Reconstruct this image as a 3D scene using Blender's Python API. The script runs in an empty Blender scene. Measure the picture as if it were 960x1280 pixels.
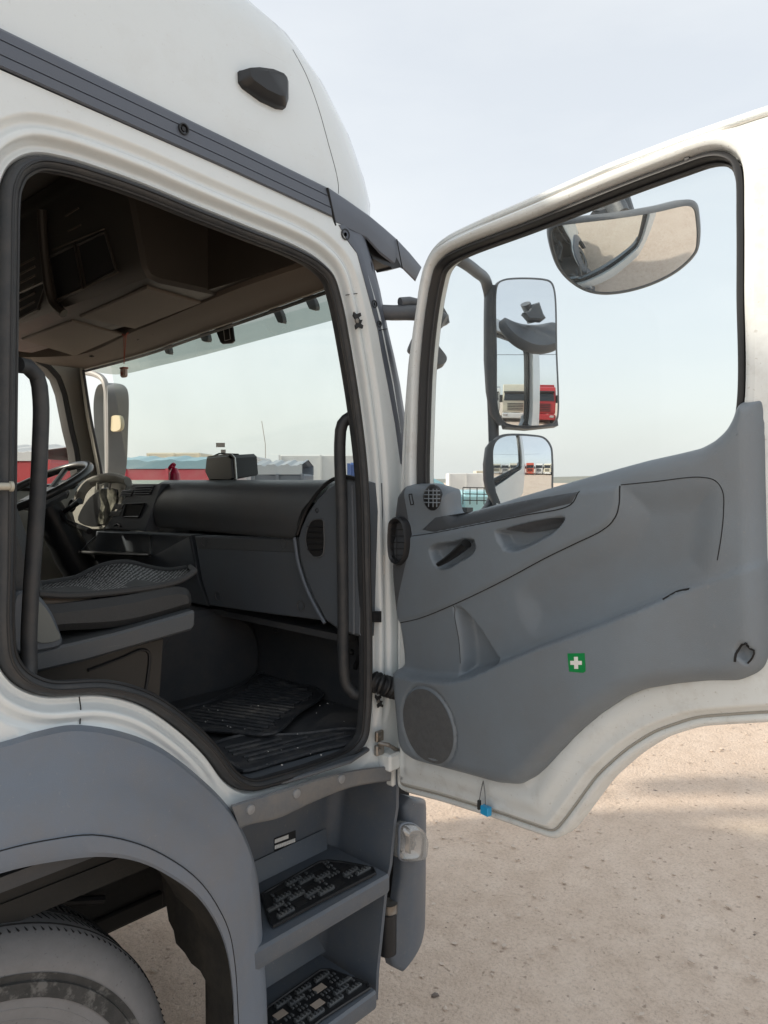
import bpy, bmesh, math, random
import numpy as np
from mathutils import Vector, Matrix
from mathutils.geometry import delaunay_2d_cdt, tessellate_polygon
random.seed(7); RNG = np.random.RandomState(7)
SC = bpy.context.scene; COL = SC.collection
# ------------------------------------------------------------------ camera
F = 930.0
PITCH = math.atan(40 / F)
CAM = np.array([-1.573, -1.436, 1.85])
cp, sp = math.cos(PITCH), math.sin(PITCH)
FW = np.array([cp * .731, cp * .682, -sp]); RT = np.array([.682, -.731, 0.]); RT /= np.linalg.norm(RT)
FW /= np.linalg.norm(FW); UP = np.cross(RT, FW)
cd = bpy.data.cameras.new('camera'); cam = bpy.data.objects.new('camera', cd); COL.objects.link(cam)
cam.matrix_world = Matrix(((RT[0], UP[0], -FW[0], CAM[0]), (RT[1], UP[1], -FW[1], CAM[1]), (RT[2], UP[2], -FW[2], CAM[2]), (0, 0, 0, 1)))
cd.sensor_fit = 'VERTICAL'; cd.sensor_height = 36; cd.lens = F / 1280 * 36; cd.clip_start = .05; cd.clip_end = 5000
SC.camera = cam
# ------------------------------------------------------------------ world, sun
SUN_EL = math.radians(31); SAZ = math.atan2(.676, -.737)      # direction towards the sun in plan
w = bpy.data.worlds.new('World'); SC.world = w; w.use_nodes = True
nt = w.node_tree; nt.nodes.clear()
wo = nt.nodes.new('ShaderNodeOutputWorld'); bg = nt.nodes.new('ShaderNodeBackground'); bg.inputs[1].default_value = .12
sky = nt.nodes.new('ShaderNodeTexSky'); sky.sky_type = 'NISHITA'; sky.sun_disc = False
sky.sun_elevation = SUN_EL; sky.sun_rotation = math.pi / 2 - SAZ; sky.dust_density = 4; sky.air_density = 1.0; sky.ozone_density = 1
veil = nt.nodes.new('ShaderNodeMix'); veil.data_type = 'RGBA'
tc = nt.nodes.new('ShaderNodeTexCoord'); mpn = nt.nodes.new('ShaderNodeMapping'); mpn.inputs['Scale'].default_value = (1, 1, 3.2)
no = nt.nodes.new('ShaderNodeTexNoise'); no.inputs['Scale'].default_value = 1.6; no.inputs['Detail'].default_value = 6; no.inputs['Roughness'].default_value = .55
cr = nt.nodes.new('ShaderNodeMapRange'); cr.inputs[1].default_value = .38; cr.inputs[2].default_value = .62; cr.inputs[3].default_value = .54; cr.inputs[4].default_value = .62
nt.links.new(tc.outputs['Generated'], mpn.inputs[0]); nt.links.new(mpn.outputs[0], no.inputs['Vector']); nt.links.new(no.outputs[0], cr.inputs[0])
sx = nt.nodes.new('ShaderNodeSeparateXYZ'); nt.links.new(tc.outputs['Generated'], sx.inputs[0]); hz = nt.nodes.new('ShaderNodeMapRange'); hz.interpolation_type = 'SMOOTHSTEP'
nt.links.new(sx.outputs['Z'], hz.inputs[0]); hz.inputs[1].default_value = 0; hz.inputs[2].default_value = .45; hz.inputs[3].default_value = .10; hz.inputs[4].default_value = 0
ah = nt.nodes.new('ShaderNodeMath'); ah.operation = 'ADD'; nt.links.new(cr.outputs[0], ah.inputs[0]); nt.links.new(hz.outputs[0], ah.inputs[1]); nt.links.new(ah.outputs[0], veil.inputs['Factor']); nt.links.new(sky.outputs[0], veil.inputs['A']); veil.inputs['B'].default_value = (6.15, 6.22, 6.05, 1)
nt.links.new(veil.outputs['Result'], bg.inputs[0]); nt.links.new(bg.outputs[0], wo.inputs[0])
sd = bpy.data.lights.new('sun', 'SUN'); sd.energy = 2.5; sd.angle = math.radians(2.4); sd.color = (1, .9, .76)
sun = bpy.data.objects.new('sun', sd); COL.objects.link(sun)
sdir = Vector((math.cos(SAZ) * math.cos(SUN_EL), math.sin(SAZ) * math.cos(SUN_EL), math.sin(SUN_EL)))
sun.rotation_euler = sdir.to_track_quat('Z', 'Y').to_euler(); sun.location = (-8, 8, 12)
SC.view_settings.view_transform = 'Standard'; SC.view_settings.look = 'None'; SC.view_settings.exposure = .72; SC.view_settings.gamma = 1
SC.cycles.max_bounces = 10; SC.cycles.transparent_max_bounces = 16; SC.cycles.glossy_bounces = 6

# ------------------------------------------------------------------ photograph point -> point on a real plane
def ray(px, py): return FW * F + RT * (px - 480) + UP * (640 - py)
def onP(px, py, p0, n):
    r = ray(px, py); n = np.asarray(n, float); return CAM + r * (np.dot(np.asarray(p0) - CAM, n) / np.dot(r, n))
def onX(px, py, x): return onP(px, py, (x, 0, 0), (1, 0, 0))
def onY(px, py, y=0.): return onP(px, py, (0, y, 0), (0, 1, 0))
def onZ(px, py, z): return onP(px, py, (0, 0, z), (0, 0, 1))
DD = np.array([-.157, -.988, 0.]); DN = np.array([-.988, .157, 0.]); DZ = np.array([0, 0, 1.])
DD /= np.linalg.norm(DD); DN /= np.linalg.norm(DN)
def onD(px, py, off=0.): return onP(px, py, DN * off, DN)
def uvD(px, py, off=0.): p = onD(px, py, off); return np.array([np.dot(p, DD), p[2]])
def D3(u, v, h): u, v, h = np.broadcast_arrays(u, v, h); return u[..., None] * DD + v[..., None] * DZ + h[..., None] * DN
def xzS(px, py, y=0.): p = onY(px, py, y); return np.array([p[0], p[2]])
def S3(x, z, h): x, z, h = np.broadcast_arrays(x, z, h); return np.stack([x, -h, z], -1)

# ------------------------------------------------------------------ mesh helpers
def ss(a, b, x): t = np.clip((x - a) / (b - a), 0, 1); return t * t * (3 - 2 * t)
def dense(pts, step, closed=False, smooth=True):
    P = np.asarray(pts, float); n = len(P)
    segs = n if closed else n - 1; out = []
    for i in range(segs):
        p1, p2 = P[i], P[(i + 1) % n]
        p0 = P[(i - 1) % n] if (closed or i > 0) else 2 * p1 - p2
        p3 = P[(i + 2) % n] if (closed or i + 2 < n) else 2 * p2 - p1
        L = np.linalg.norm(p2 - p1); k = max(1, int(round(L / step)))
        if not smooth:
            for j in range(k): out.append(p1 + (p2 - p1) * j / k)
            continue
        # centripetal Catmull-Rom
        t0 = 0; t1 = t0 + max(np.linalg.norm(p1 - p0), 1e-9) ** .5; t2 = t1 + max(L, 1e-9) ** .5; t3 = t2 + max(np.linalg.norm(p3 - p2), 1e-9) ** .5
        for j in range(k):
            t = t1 + (t2 - t1) * j / k
            A1 = (t1 - t) / (t1 - t0) * p0 + (t - t0) / (t1 - t0) * p1; A2 = (t2 - t) / (t2 - t1) * p1 + (t - t1) / (t2 - t1) * p2
            A3 = (t3 - t) / (t3 - t2) * p2 + (t - t2) / (t3 - t2) * p3
            B1 = (t2 - t) / (t2 - t0) * A1 + (t - t0) / (t2 - t0) * A2; B2 = (t3 - t) / (t3 - t1) * A2 + (t - t1) / (t3 - t1) * A3
            out.append((t2 - t) / (t2 - t1) * B1 + (t - t1) / (t2 - t1) * B2)
    if not closed: out.append(P[-1])
    return np.array(out)
def dist_loop(Q, loop, closed=True):
    d = np.full(len(Q), 1e9); n = len(loop)
    for i in range(n if closed else n - 1):
        a, b = loop[i], loop[(i + 1) % n]; ab = b - a; L = np.dot(ab, ab) + 1e-12
        t = np.clip(((Q - a) @ ab) / L, 0, 1); d = np.minimum(d, np.hypot(Q[:, 0] - a[0] - t * ab[0], Q[:, 1] - a[1] - t * ab[1]))
    return d
def inside(Q, loop):
    c = np.zeros(len(Q), bool); n = len(loop)
    for i in range(n):
        a, b = loop[i], loop[(i + 1) % n]
        if a[1] == b[1]: continue
        m = ((a[1] > Q[:, 1]) != (b[1] > Q[:, 1])) & (Q[:, 0] < (b[0] - a[0]) * (Q[:, 1] - a[1]) / (b[1] - a[1]) + a[0]); c ^= m
    return c
def sdl(U, V, loop):
    Q = np.stack([np.ravel(U), np.ravel(V)], -1); d = dist_loop(Q, loop); return np.where(inside(Q, loop), d, -d).reshape(np.shape(U))
def offset2(loop, d):
    t = np.roll(loop, -1, 0) - np.roll(loop, 1, 0); t /= np.linalg.norm(t, axis=1)[:, None] + 1e-12
    nrm = np.stack([t[:, 1], -t[:, 0]], -1)
    x, y = loop[:, 0], loop[:, 1]
    if np.sum(x * np.roll(y, -1) - np.roll(x, -1) * y) < 0: nrm = -nrm
    return loop + nrm * d
def mk(name, V, Fc, mat, parent=None, sharp=35, sm=True):
    me = bpy.data.meshes.new(name); me.from_pydata([tuple(map(float, v)) for v in V], [], [tuple(map(int, f)) for f in Fc]); me.update()
    if mat: me.materials.append(mat)
    if sm:
        me.polygons.foreach_set('use_smooth', [True] * len(me.polygons)); me.set_sharp_from_angle(angle=math.radians(sharp))
    o = bpy.data.objects.new(name, me); COL.objects.link(o)
    if parent is not None:
        o.parent = parent
        if parent.type == 'EMPTY': o.matrix_parent_inverse = Matrix.Translation(-Vector(parent.location))
    return o
def struct(o): o['kind'] = 'structure'; return o
def thing(name, label, cat, loc=(0, 0, 0), group=None):
    o = bpy.data.objects.new(name, None); COL.objects.link(o); o.location = loc; o['label'] = label; o['category'] = cat
    if group: o['group'] = group
    return o
def tag(o, label, cat, group=None):
    o['label'] = label; o['category'] = cat
    if group: o['group'] = group
    return o
class G:                                            # collects geometry for one mesh
    def __init__(s): s.V = []; s.F = []
    def add(s, V, Fc):
        b = len(s.V); s.V += [tuple(v) for v in V]; s.F += [tuple(i + b for i in f) for f in Fc]; return s
    def box(s, c, size, rot=None, bev=0.):
        c = np.asarray(c, float); h = np.asarray(size, float) / 2
        if bev <= 0:
            V = np.array([[x, y, z] for x in (-1, 1) for y in (-1, 1) for z in (-1, 1)], float) * h
            Fc = [(0, 1, 3, 2), (4, 6, 7, 5), (0, 4, 5, 1), (2, 3, 7, 6), (0, 2, 6, 4), (1, 5, 7, 3)]
        else:
            b = min(bev, *(h * .9)); V = []; idx = {}
            for sx in (-1, 1):
                for sy in (-1, 1):
                    for sz in (-1, 1):
                        for a in range(3):
                            p = np.array([sx, sy, sz]) * (h - b); p[a] = np.array([sx, sy, sz])[a] * h[a]; idx[sx, sy, sz, a] = len(V); V.append(p)
            Fc = []
            for a in range(3):
                u, v = [(1, 2), (0, 2), (0, 1)][a]
                for sg in (-1, 1):
                    q = []
                    for su, sv in ((-1, -1), (1, -1), (1, 1), (-1, 1)):
                        k = [0, 0, 0]; k[a] = sg; k[u] = su; k[v] = sv; q.append(idx[k[0], k[1], k[2], a])
                    Fc.append(tuple(q))
                for su in (-1, 1):
                    for sv in (-1, 1):
                        q = []
                        for sa, ax in ((-1, u), (1, u), (1, v), (-1, v)):
                            k = [0, 0, 0]; k[a] = sa; k[u] = su; k[v] = sv; q.append(idx[k[0], k[1], k[2], ax])
                        Fc.append(tuple(q))
            for sx in (-1, 1):
                for sy in (-1, 1):
                    for sz in (-1, 1): Fc.append(tuple(idx[sx, sy, sz, a] for a in range(3)))
            V = np.array(V)
        if rot is not None: V = V @ np.asarray(rot, float).T
        return s.add(V + c, Fc)
    def loft(s, rows, cu=False, cv=False, cap=False):
        R = np.asarray(rows, float); m, n = R.shape[:2]; Fc = []
        for i in range(m if cu else m - 1):
            for j in range(n if cv else n - 1):
                i2, j2 = (i + 1) % m, (j + 1) % n; Fc.append((i * n + j, i * n + j2, i2 * n + j2, i2 * n + j))
        if cap: Fc += [tuple(range(n))[::-1], tuple((m - 1) * n + k for k in range(n))]
        return s.add(R.reshape(-1, 3), Fc)
    def tube(s, path, r, n=12, closed=False, flat=1.0, cap=True, up=None):
        P = np.asarray(path, float); m = len(P); r = np.broadcast_to(np.asarray(r, float), (m,))
        T = (np.roll(P, -1, 0) - np.roll(P, 1, 0)) if closed else np.gradient(P, axis=0)
        T /= np.linalg.norm(T, axis=1)[:, None] + 1e-12
        N = np.cross(T[0], up if up is not None else (0.13, .31, .94)); N /= np.linalg.norm(N) + 1e-12; rows = []
        for i in range(m):
            N = N - T[i] * np.dot(N, T[i]); N /= np.linalg.norm(N) + 1e-12; B = np.cross(T[i], N)
            rows.append([P[i] + r[i] * (math.cos(a) * N + flat * math.sin(a) * B) for a in np.linspace(0, 2 * math.pi, n, endpoint=False)])
        return s.loft(rows, cu=closed, cv=True, cap=cap and not closed)
    def prism(s, poly, vec, bev=0.):                # planar 3D outline extruded along vec, chamfered front rim
        P = np.asarray(poly, float); vec = np.asarray(vec, float); n = len(P)
        if bev > 0:
            c = P.mean(0); e1 = P[1] - P[0]; nn = vec / np.linalg.norm(vec)
            a = np.cross(nn, [0.1, .2, .97]); a /= np.linalg.norm(a); b = np.cross(nn, a)
            L = np.stack([(P - c) @ a, (P - c) @ b], -1); Li = offset2(L, -bev)
            inn = c + Li[:, :1] * a + Li[:, 1:] * b
            rows = [inn, P + nn * bev, P + vec - nn * bev, inn + vec]
        else: rows = [P, P + vec]
        b0 = len(s.V); s.loft(rows, cv=True)
        m = len(rows)
        for k in (0, m - 1):
            tri = tessellate_polygon([[Vector(q) for q in rows[k]]])
            s.F += [tuple(b0 + k * n + i for i in t) for t in tri]
        return s
    def cyl(s, p0, p1, r0, r1=None, n=20): return s.tube([p0, p1], [r0, r0 if r1 is None else r1], n)
    def lathe(s, c, ax, prof, n=32):                # prof: (distance along axis, radius)
        ax = np.asarray(ax, float); ax /= np.linalg.norm(ax); a = np.cross(ax, [.11, .2, .97]); a /= np.linalg.norm(a); b = np.cross(ax, a)
        return s.loft([[np.asarray(c) + ax * t + r * (math.cos(q) * a + math.sin(q) * b) for q in np.linspace(0, 2 * math.pi, n, endpoint=False)] for t, r in prof], cv=True)
    def out(s, name, mat, parent=None, sharp=35, sm=True): return mk(name, s.V, s.F, mat, parent, sharp, sm)
def relief(name, outline, holes, to3d, hf, step, mat, parent=None, depth=0., extra=(), jit=0., sharp=60):
    loops = [dense(outline, step, True, False)] + [dense(h, step, True, False) for h in holes]
    pts = []; edges = []
    for L in loops:
        b = len(pts); pts += list(L); edges += [(b + i, b + (i + 1) % len(L)) for i in range(len(L))]
    O = loops[0]; mn, mx = O.min(0), O.max(0)
    gx = np.arange(mn[0], mx[0], step); gy = np.arange(mn[1], mx[1], step * .9)
    Q = np.array([[x + (step / 2 if j % 2 else 0), y] for j, y in enumerate(gy) for x in gx])
    if len(extra): Q = np.vstack([Q] + [np.asarray(e) for e in extra])
    ok = inside(Q, O) & (dist_loop(Q, O) > step * .45)
    for h in loops[1:]: ok &= ~inside(Q, h) & (dist_loop(Q, h) > step * .45)
    Q = Q[ok]; allp = np.vstack([np.array(pts), Q])
    r = delaunay_2d_cdt([Vector(p) for p in allp], edges, [], 0, 1e-6)
    V = np.array([tuple(v) for v in r[0]]); T = np.array([t for t in r[2] if len(t) == 3]); c = V[T].mean(1)
    k = inside(c, O)
    for h in loops[1:]: k &= ~inside(c, h)
    T = T[k]; H = hf(V[:, 0], V[:, 1]); g = G(); g.add(to3d(V[:, 0], V[:, 1], H), [tuple(t) for t in T])
    if depth:
        for L in loops:
            h = hf(L[:, 0], L[:, 1]); g.loft([to3d(L[:, 0], L[:, 1], h), to3d(L[:, 0], L[:, 1], h * 0 - depth)], cv=True)
    return g.out(name, mat, parent, sharp)

def relief2(name, outline, holes, to3d, hf, step, mat, parent=None, depth=0., rw=.03, hw=.03, ks=(0, .06, .14, .24, .36, .5, .66, .83, 1.), extra=(), sharp=60, fr=(.42, .42)):
    g = G(); cl = []
    for q, L in enumerate([outline] + list(holes)):
        W = rw if q == 0 else hw; others = [outline] if q else list(holes); w = np.full(len(L), float(W))
        for o in others: w = np.minimum(w, dist_loop(L, o) * fr[1 if q else 0])
        for _ in range(6): w = (np.roll(w, 1) + w + np.roll(w, -1)) / 3
        sg = -1 if q == 0 else 1; un = offset2(L, 1.) - L; rings = [L + un * (sg * k * w)[:, None] for k in ks]
        g.loft([to3d(r[:, 0], r[:, 1], hf(r[:, 0], r[:, 1])) for r in rings], cv=True); cl.append(rings[-1])
        if depth: h = hf(L[:, 0], L[:, 1]); g.loft([to3d(L[:, 0], L[:, 1], h), to3d(L[:, 0], L[:, 1], h * 0 - depth)], cv=True)
    pts = []; edges = []
    for L in cl: b = len(pts); pts += list(L); edges += [(b + i, b + (i + 1) % len(L)) for i in range(len(L))]
    O = cl[0]; mn, mx = O.min(0), O.max(0)
    Q = np.array([[x + (step / 2 if j % 2 else 0), y] for j, y in enumerate(np.arange(mn[1], mx[1], step * .88)) for x in np.arange(mn[0], mx[0], step)])
    if len(extra): Q = np.vstack([Q] + [np.asarray(e) for e in extra])
    ok = inside(Q, O) & (dist_loop(Q, O) > step * .5)
    for h in cl[1:]: ok &= ~inside(Q, h) & (dist_loop(Q, h) > step * .5)
    r = delaunay_2d_cdt([Vector(p) for p in np.vstack([np.array(pts), Q[ok]])], edges, [], 0, 1e-6)
    V = np.array([tuple(v) for v in r[0]]); Tt = np.array([t for t in r[2] if len(t) == 3]); c = V[Tt].mean(1); k = inside(c, O)
    for h in cl[1:]: k &= ~inside(c, h)
    g.add(to3d(V[:, 0], V[:, 1], hf(V[:, 0], V[:, 1])), [tuple(t) for t in Tt[k]])
    o = g.out(name, mat, parent, sharp); bm = bmesh.new(); bm.from_mesh(o.data); bmesh.ops.remove_doubles(bm, verts=bm.verts, dist=2e-5); bmesh.ops.recalc_face_normals(bm, faces=bm.faces)
    bm.to_mesh(o.data); bm.free(); o.data.polygons.foreach_set('use_smooth', [True] * len(o.data.polygons)); o.data.set_sharp_from_angle(angle=math.radians(sharp)); return o

# ------------------------------------------------------------------ materials
def mat(name, col, rough=.5, metal=0., col2=None, nscale=8., namt=.5, bump=0., bscale=60., dirt=None, damt=0., dscale=3., spec=.5, coat=0., rvar=0., thr=(.4, .7), specks=0., sp_col=(.3, .29, .27)):
    m = bpy.data.materials.new(name); m.use_nodes = True; t = m.node_tree; b = t.nodes['Principled BSDF']
    b.inputs['Roughness'].default_value = rough; b.inputs['Metallic'].default_value = metal
    b.inputs['Specular IOR Level'].default_value = spec
    if coat: b.inputs['Coat Weight'].default_value = coat; b.inputs['Coat Roughness'].default_value = .12
    tcn = t.nodes.new('ShaderNodeTexCoord'); col = (*col, 1)
    def noise(sc, det=5, rg=.6):
        n = t.nodes.new('ShaderNodeTexNoise'); n.inputs['Scale'].default_value = sc; n.inputs['Detail'].default_value = det; n.inputs['Roughness'].default_value = rg
        t.links.new(tcn.outputs['Object'], n.inputs['Vector']); return n
    def mix(fac, a, bcol):
        x = t.nodes.new('ShaderNodeMix'); x.data_type = 'RGBA'; t.links.new(fac, x.inputs['Factor'])
        if isinstance(a, tuple): x.inputs['A'].default_value = a
        else: t.links.new(a, x.inputs['A'])
        x.inputs['B'].default_value = bcol; return x.outputs['Result']
    def rng(src, a, bb, c, d):
        r = t.nodes.new('ShaderNodeMapRange'); t.links.new(src, r.inputs[0])
        for i, v in enumerate((a, bb, c, d)): r.inputs[i + 1].default_value = v
        return r.outputs[0]
    cur = col
    if col2: cur = mix(rng(noise(nscale).outputs[0], .35, .65, 0, namt), cur, (*col2, 1))
    if dirt:
        cur = mix(rng(noise(dscale, 8, .7).outputs[0], thr[0], thr[1], 0, damt), cur, (*dirt, 1))
    if specks:
        cur = mix(rng(noise(130., 2, .5).outputs[0], .68, .74, 0, specks), cur, (*sp_col, 1))
        mp = t.nodes.new('ShaderNodeMapping'); mp.inputs['Scale'].default_value = (5, 5, 130); mp.inputs['Rotation'].default_value = (.3, .5, 0); t.links.new(tcn.outputs['Object'], mp.inputs[0])
        n2 = t.nodes.new('ShaderNodeTexNoise'); n2.inputs['Scale'].default_value = 2.2; n2.inputs['Detail'].default_value = 4; t.links.new(mp.outputs[0], n2.inputs['Vector'])
        cur = mix(rng(n2.outputs[0], .68, .76, 0, specks * .8), cur, (*sp_col, 1))
    if isinstance(cur, tuple): b.inputs['Base Color'].default_value = cur
    else: t.links.new(cur, b.inputs['Base Color'])
    if rvar: t.links.new(rng(noise(4., 6).outputs[0], .3, .7, rough - rvar, rough + rvar), b.inputs['Roughness'])
    if bump:
        bn = t.nodes.new('ShaderNodeBump'); bn.inputs['Strength'].default_value = bump; bn.inputs['Distance'].default_value = .002
        t.links.new(noise(bscale, 3).outputs[0], bn.inputs['Height']); t.links.new(bn.outputs[0], b.inputs['Normal'])
    return m
def glass(name, tint=(1, 1, 1), gl=.06, dirt=0.):
    m = bpy.data.materials.new(name); m.use_nodes = True; t = m.node_tree; t.nodes.clear()
    o = t.nodes.new('ShaderNodeOutputMaterial'); tr = t.nodes.new('ShaderNodeBsdfTransparent'); tr.inputs[0].default_value = (*tint, 1)
    g = t.nodes.new('ShaderNodeBsdfGlossy'); g.inputs['Roughness'].default_value = .02; mx = t.nodes.new('ShaderNodeMixShader'); mx.inputs[0].default_value = gl
    t.links.new(tr.outputs[0], mx.inputs[1]); t.links.new(g.outputs[0], mx.inputs[2]); cur = mx.outputs[0]
    if dirt:
        df = t.nodes.new('ShaderNodeBsdfDiffuse'); df.inputs[0].default_value = (.8, .8, .76, 1); m2 = t.nodes.new('ShaderNodeMixShader')
        n = t.nodes.new('ShaderNodeTexNoise'); n.inputs['Scale'].default_value = 3; n.inputs['Detail'].default_value = 8; tcn = t.nodes.new('ShaderNodeTexCoord')
        t.links.new(tcn.outputs['Object'], n.inputs['Vector']); r = t.nodes.new('ShaderNodeMapRange'); t.links.new(n.outputs[0], r.inputs[0])
        r.inputs[1].default_value = .3; r.inputs[2].default_value = .8; r.inputs[3].default_value = dirt * .4; r.inputs[4].default_value = dirt * 1.6
        t.links.new(r.outputs[0], m2.inputs[0]); t.links.new(cur, m2.inputs[1]); t.links.new(df.outputs[0], m2.inputs[2]); cur = m2.outputs[0]
    t.links.new(cur, o.inputs[0]); return m
WHITE = mat('white_paint', (.70, .755, .775), .22, specks=.12, sp_col=(.35, .31, .26), col2=(.67, .72, .735), nscale=1.5, namt=.6, dirt=(.40, .36, .29), damt=.14, dscale=5, coat=.8, bump=.03, bscale=40, thr=(.5, .75))
FRAMEW = mat('door_frame_paint', (.72, .765, .775), .24, specks=.3, sp_col=(.3, .26, .2), col2=(.66, .68, .66), nscale=4, namt=.5, dirt=(.30, .26, .2), damt=.25, dscale=14, coat=.25, thr=(.52, .72))
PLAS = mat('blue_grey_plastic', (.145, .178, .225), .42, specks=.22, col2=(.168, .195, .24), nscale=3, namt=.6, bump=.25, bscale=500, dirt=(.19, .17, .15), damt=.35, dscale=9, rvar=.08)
STEPM = mat('shaded_step_plastic', (.088, .108, .135), .42, specks=.2, col2=(.10, .12, .148), nscale=3, namt=.6, bump=.25, bscale=500, dirt=(.17, .16, .145), damt=.35, dscale=9)  # darker copy of the blue-grey plastic, recess shade put into its colour
STRIP = mat('roof_strip_plastic', (.095, .11, .14), .45, col2=(.10, .112, .135), nscale=5, namt=.5, bump=.2, bscale=600)
TRIM = mat('door_trim_plastic', (.185, .222, .258), .46, specks=.18, col2=(.165, .195, .225), nscale=2.5, namt=.6, bump=.4, bscale=700, dirt=(.17, .155, .14), damt=.22, dscale=5, rvar=.07)
TRIMD = mat('dark_trim_plastic', (.085, .094, .105), .5, bump=.3, bscale=700, col2=(.07, .075, .08), nscale=4)
SEAL = mat('rubber_seal', (.028, .032, .037), .55, bump=.1, bscale=90, dirt=(.10, .09, .08), damt=.35, dscale=15, rvar=.1)
BLACK = mat('black_plastic', (.015, .016, .018), .45, rvar=.1)
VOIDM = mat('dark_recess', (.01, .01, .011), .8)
DASH = mat('dashboard_plastic', (.085, .095, .105), .42, specks=.15, col2=(.08, .086, .092), nscale=3, bump=.35, bscale=500, dirt=(.12, .105, .09), damt=.3, dscale=6, rvar=.08)
DASHP = mat('dashboard_panel_plastic', (.10, .118, .138), .5, specks=.12, col2=(.09, .10, .118), nscale=3, bump=.3, bscale=500, dirt=(.11, .10, .09), damt=.25, dscale=7)
SEAMM = mat('panel_gap', (.012, .013, .014), .9)
BROWN = mat('brown_headliner', (.13, .108, .088), .7, col2=(.11, .092, .075), nscale=4, bump=.3, bscale=200)
BROWND = mat('dark_brown_console', (.042, .037, .032), .5, col2=(.055, .048, .04), nscale=4, bump=.2, bscale=300)
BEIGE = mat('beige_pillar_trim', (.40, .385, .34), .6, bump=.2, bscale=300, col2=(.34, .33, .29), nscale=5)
LEATH = mat('black_seat_fabric', (.04, .042, .044), .6, col2=(.04, .04, .04), nscale=10, bump=.6, bscale=120)
TUNNEL = mat('dark_floor_lining', (.055, .062, .072), .75, col2=(.075, .08, .088), nscale=6, bump=.6, bscale=60, dirt=(.12, .11, .10), damt=.4, dscale=8)
MATR = mat('rubber_mat', (.035, .04, .048), .5, col2=(.05, .052, .056), nscale=14, dirt=(.2, .19, .18), damt=.5, dscale=22, bump=.5, bscale=150, thr=(.48, .75))
STEEL = mat('worn_steel', (.35, .34, .32), .45, .8, col2=(.2, .16, .12), nscale=30, namt=.8)
DIRTYM = mat('dirty_sill_rail', (.12, .14, .165), .65, col2=(.17, .175, .18), nscale=9, namt=.9, dirt=(.27, .24, .20), damt=.35, dscale=14, bump=.5, bscale=80)
TYRE = mat('dusty_tyre_rubber', (.19, .195, .205), .85, specks=.5, sp_col=(.05, .05, .05), col2=(.24, .24, .245), nscale=4, bump=.5, bscale=60, dirt=(.14, .14, .14), damt=.4, dscale=14)
TYRED = mat('tyre_dirt_band', (.035, .037, .037), .8, dirt=(.22, .22, .215), damt=.5, dscale=24, thr=(.52, .62), col2=(.06, .06, .06), nscale=26, namt=.9, bump=.8, bscale=60)
RIM = mat('dirty_wheel_rim', (.19, .185, .16), .75, col2=(.12, .12, .10), nscale=12, bump=.5, bscale=60)
LINER = mat('muddy_wheel_liner', (.020, .020, .018), .9, col2=(.03, .03, .03), nscale=9, dirt=(.075, .065, .05), damt=.5, dscale=12, bump=.6, bscale=50)
CHAS = mat('black_chassis', (.013, .014, .014), .75, col2=(.024, .023, .021), nscale=10, bump=.4)
MIRROR = mat('mirror_glass', (.82, .85, .88), .012, 1.)
HOUS = mat('mirror_housing_plastic', (.10, .112, .13), .45, col2=(.12, .13, .14), nscale=20, dirt=(.18, .18, .17), damt=.4, dscale=30, bump=.2, bscale=300)
GLASS = glass('window_glass', (.96, .98, .98), .012, .015)
WSG = glass('windscreen_glass', (.86, .92, .90), .04, .06)
VISG = glass('tinted_visor', (.43, .47, .44), .06, .16)
LAMPG = glass('clear_lamp_lens', (.75, .78, .8), .25, .15)
CHROME = mat('lamp_reflector', (.6, .6, .62), .2, 1.)
REDP = mat('red_paint', (.42, .03, .035), .4, col2=(.36, .04, .045), nscale=2)
ORANGE = mat('orange_red_paint', (.50, .09, .05), .4)
CREAM = mat('cream_paint', (.62, .58, .47), .45, col2=(.54, .5, .4), nscale=2)
TWHITE = mat('trailer_white', (.66, .67, .67), .5, col2=(.56, .56, .55), nscale=1)
BLUEP = mat('blue_paint', (.05, .10, .28), .5)
LBLUE = mat('light_blue_paint', (.30, .52, .56), .35, col2=(.36, .56, .6), nscale=3)
TARP = mat('blue_grey_tarpaulin', (.22, .36, .42), .6, bump=.5, bscale=4)
DGLASS = mat('dark_vehicle_glass', (.02, .025, .03), .08)
GREEN = mat('green_sticker', (.0, .24, .06), .45)
WSTK = mat('white_print', (.8, .8, .78), .5)
BLUEC = mat('blue_connector_plastic', (.02, .32, .62), .4)
REDPL = mat('red_plastic', (.5, .02, .07), .25)
CORD = mat('red_cord', (.35, .10, .07), .8)
BEADM = mat('cloudy_bead', (.55, .42, .36), .15)
HILL = mat('hazy_hill_ground', (.20, .21, .19), .9, col2=(.27, .25, .2), nscale=.01)
CONC = mat('concrete', (.45, .42, .37), .8)

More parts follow.
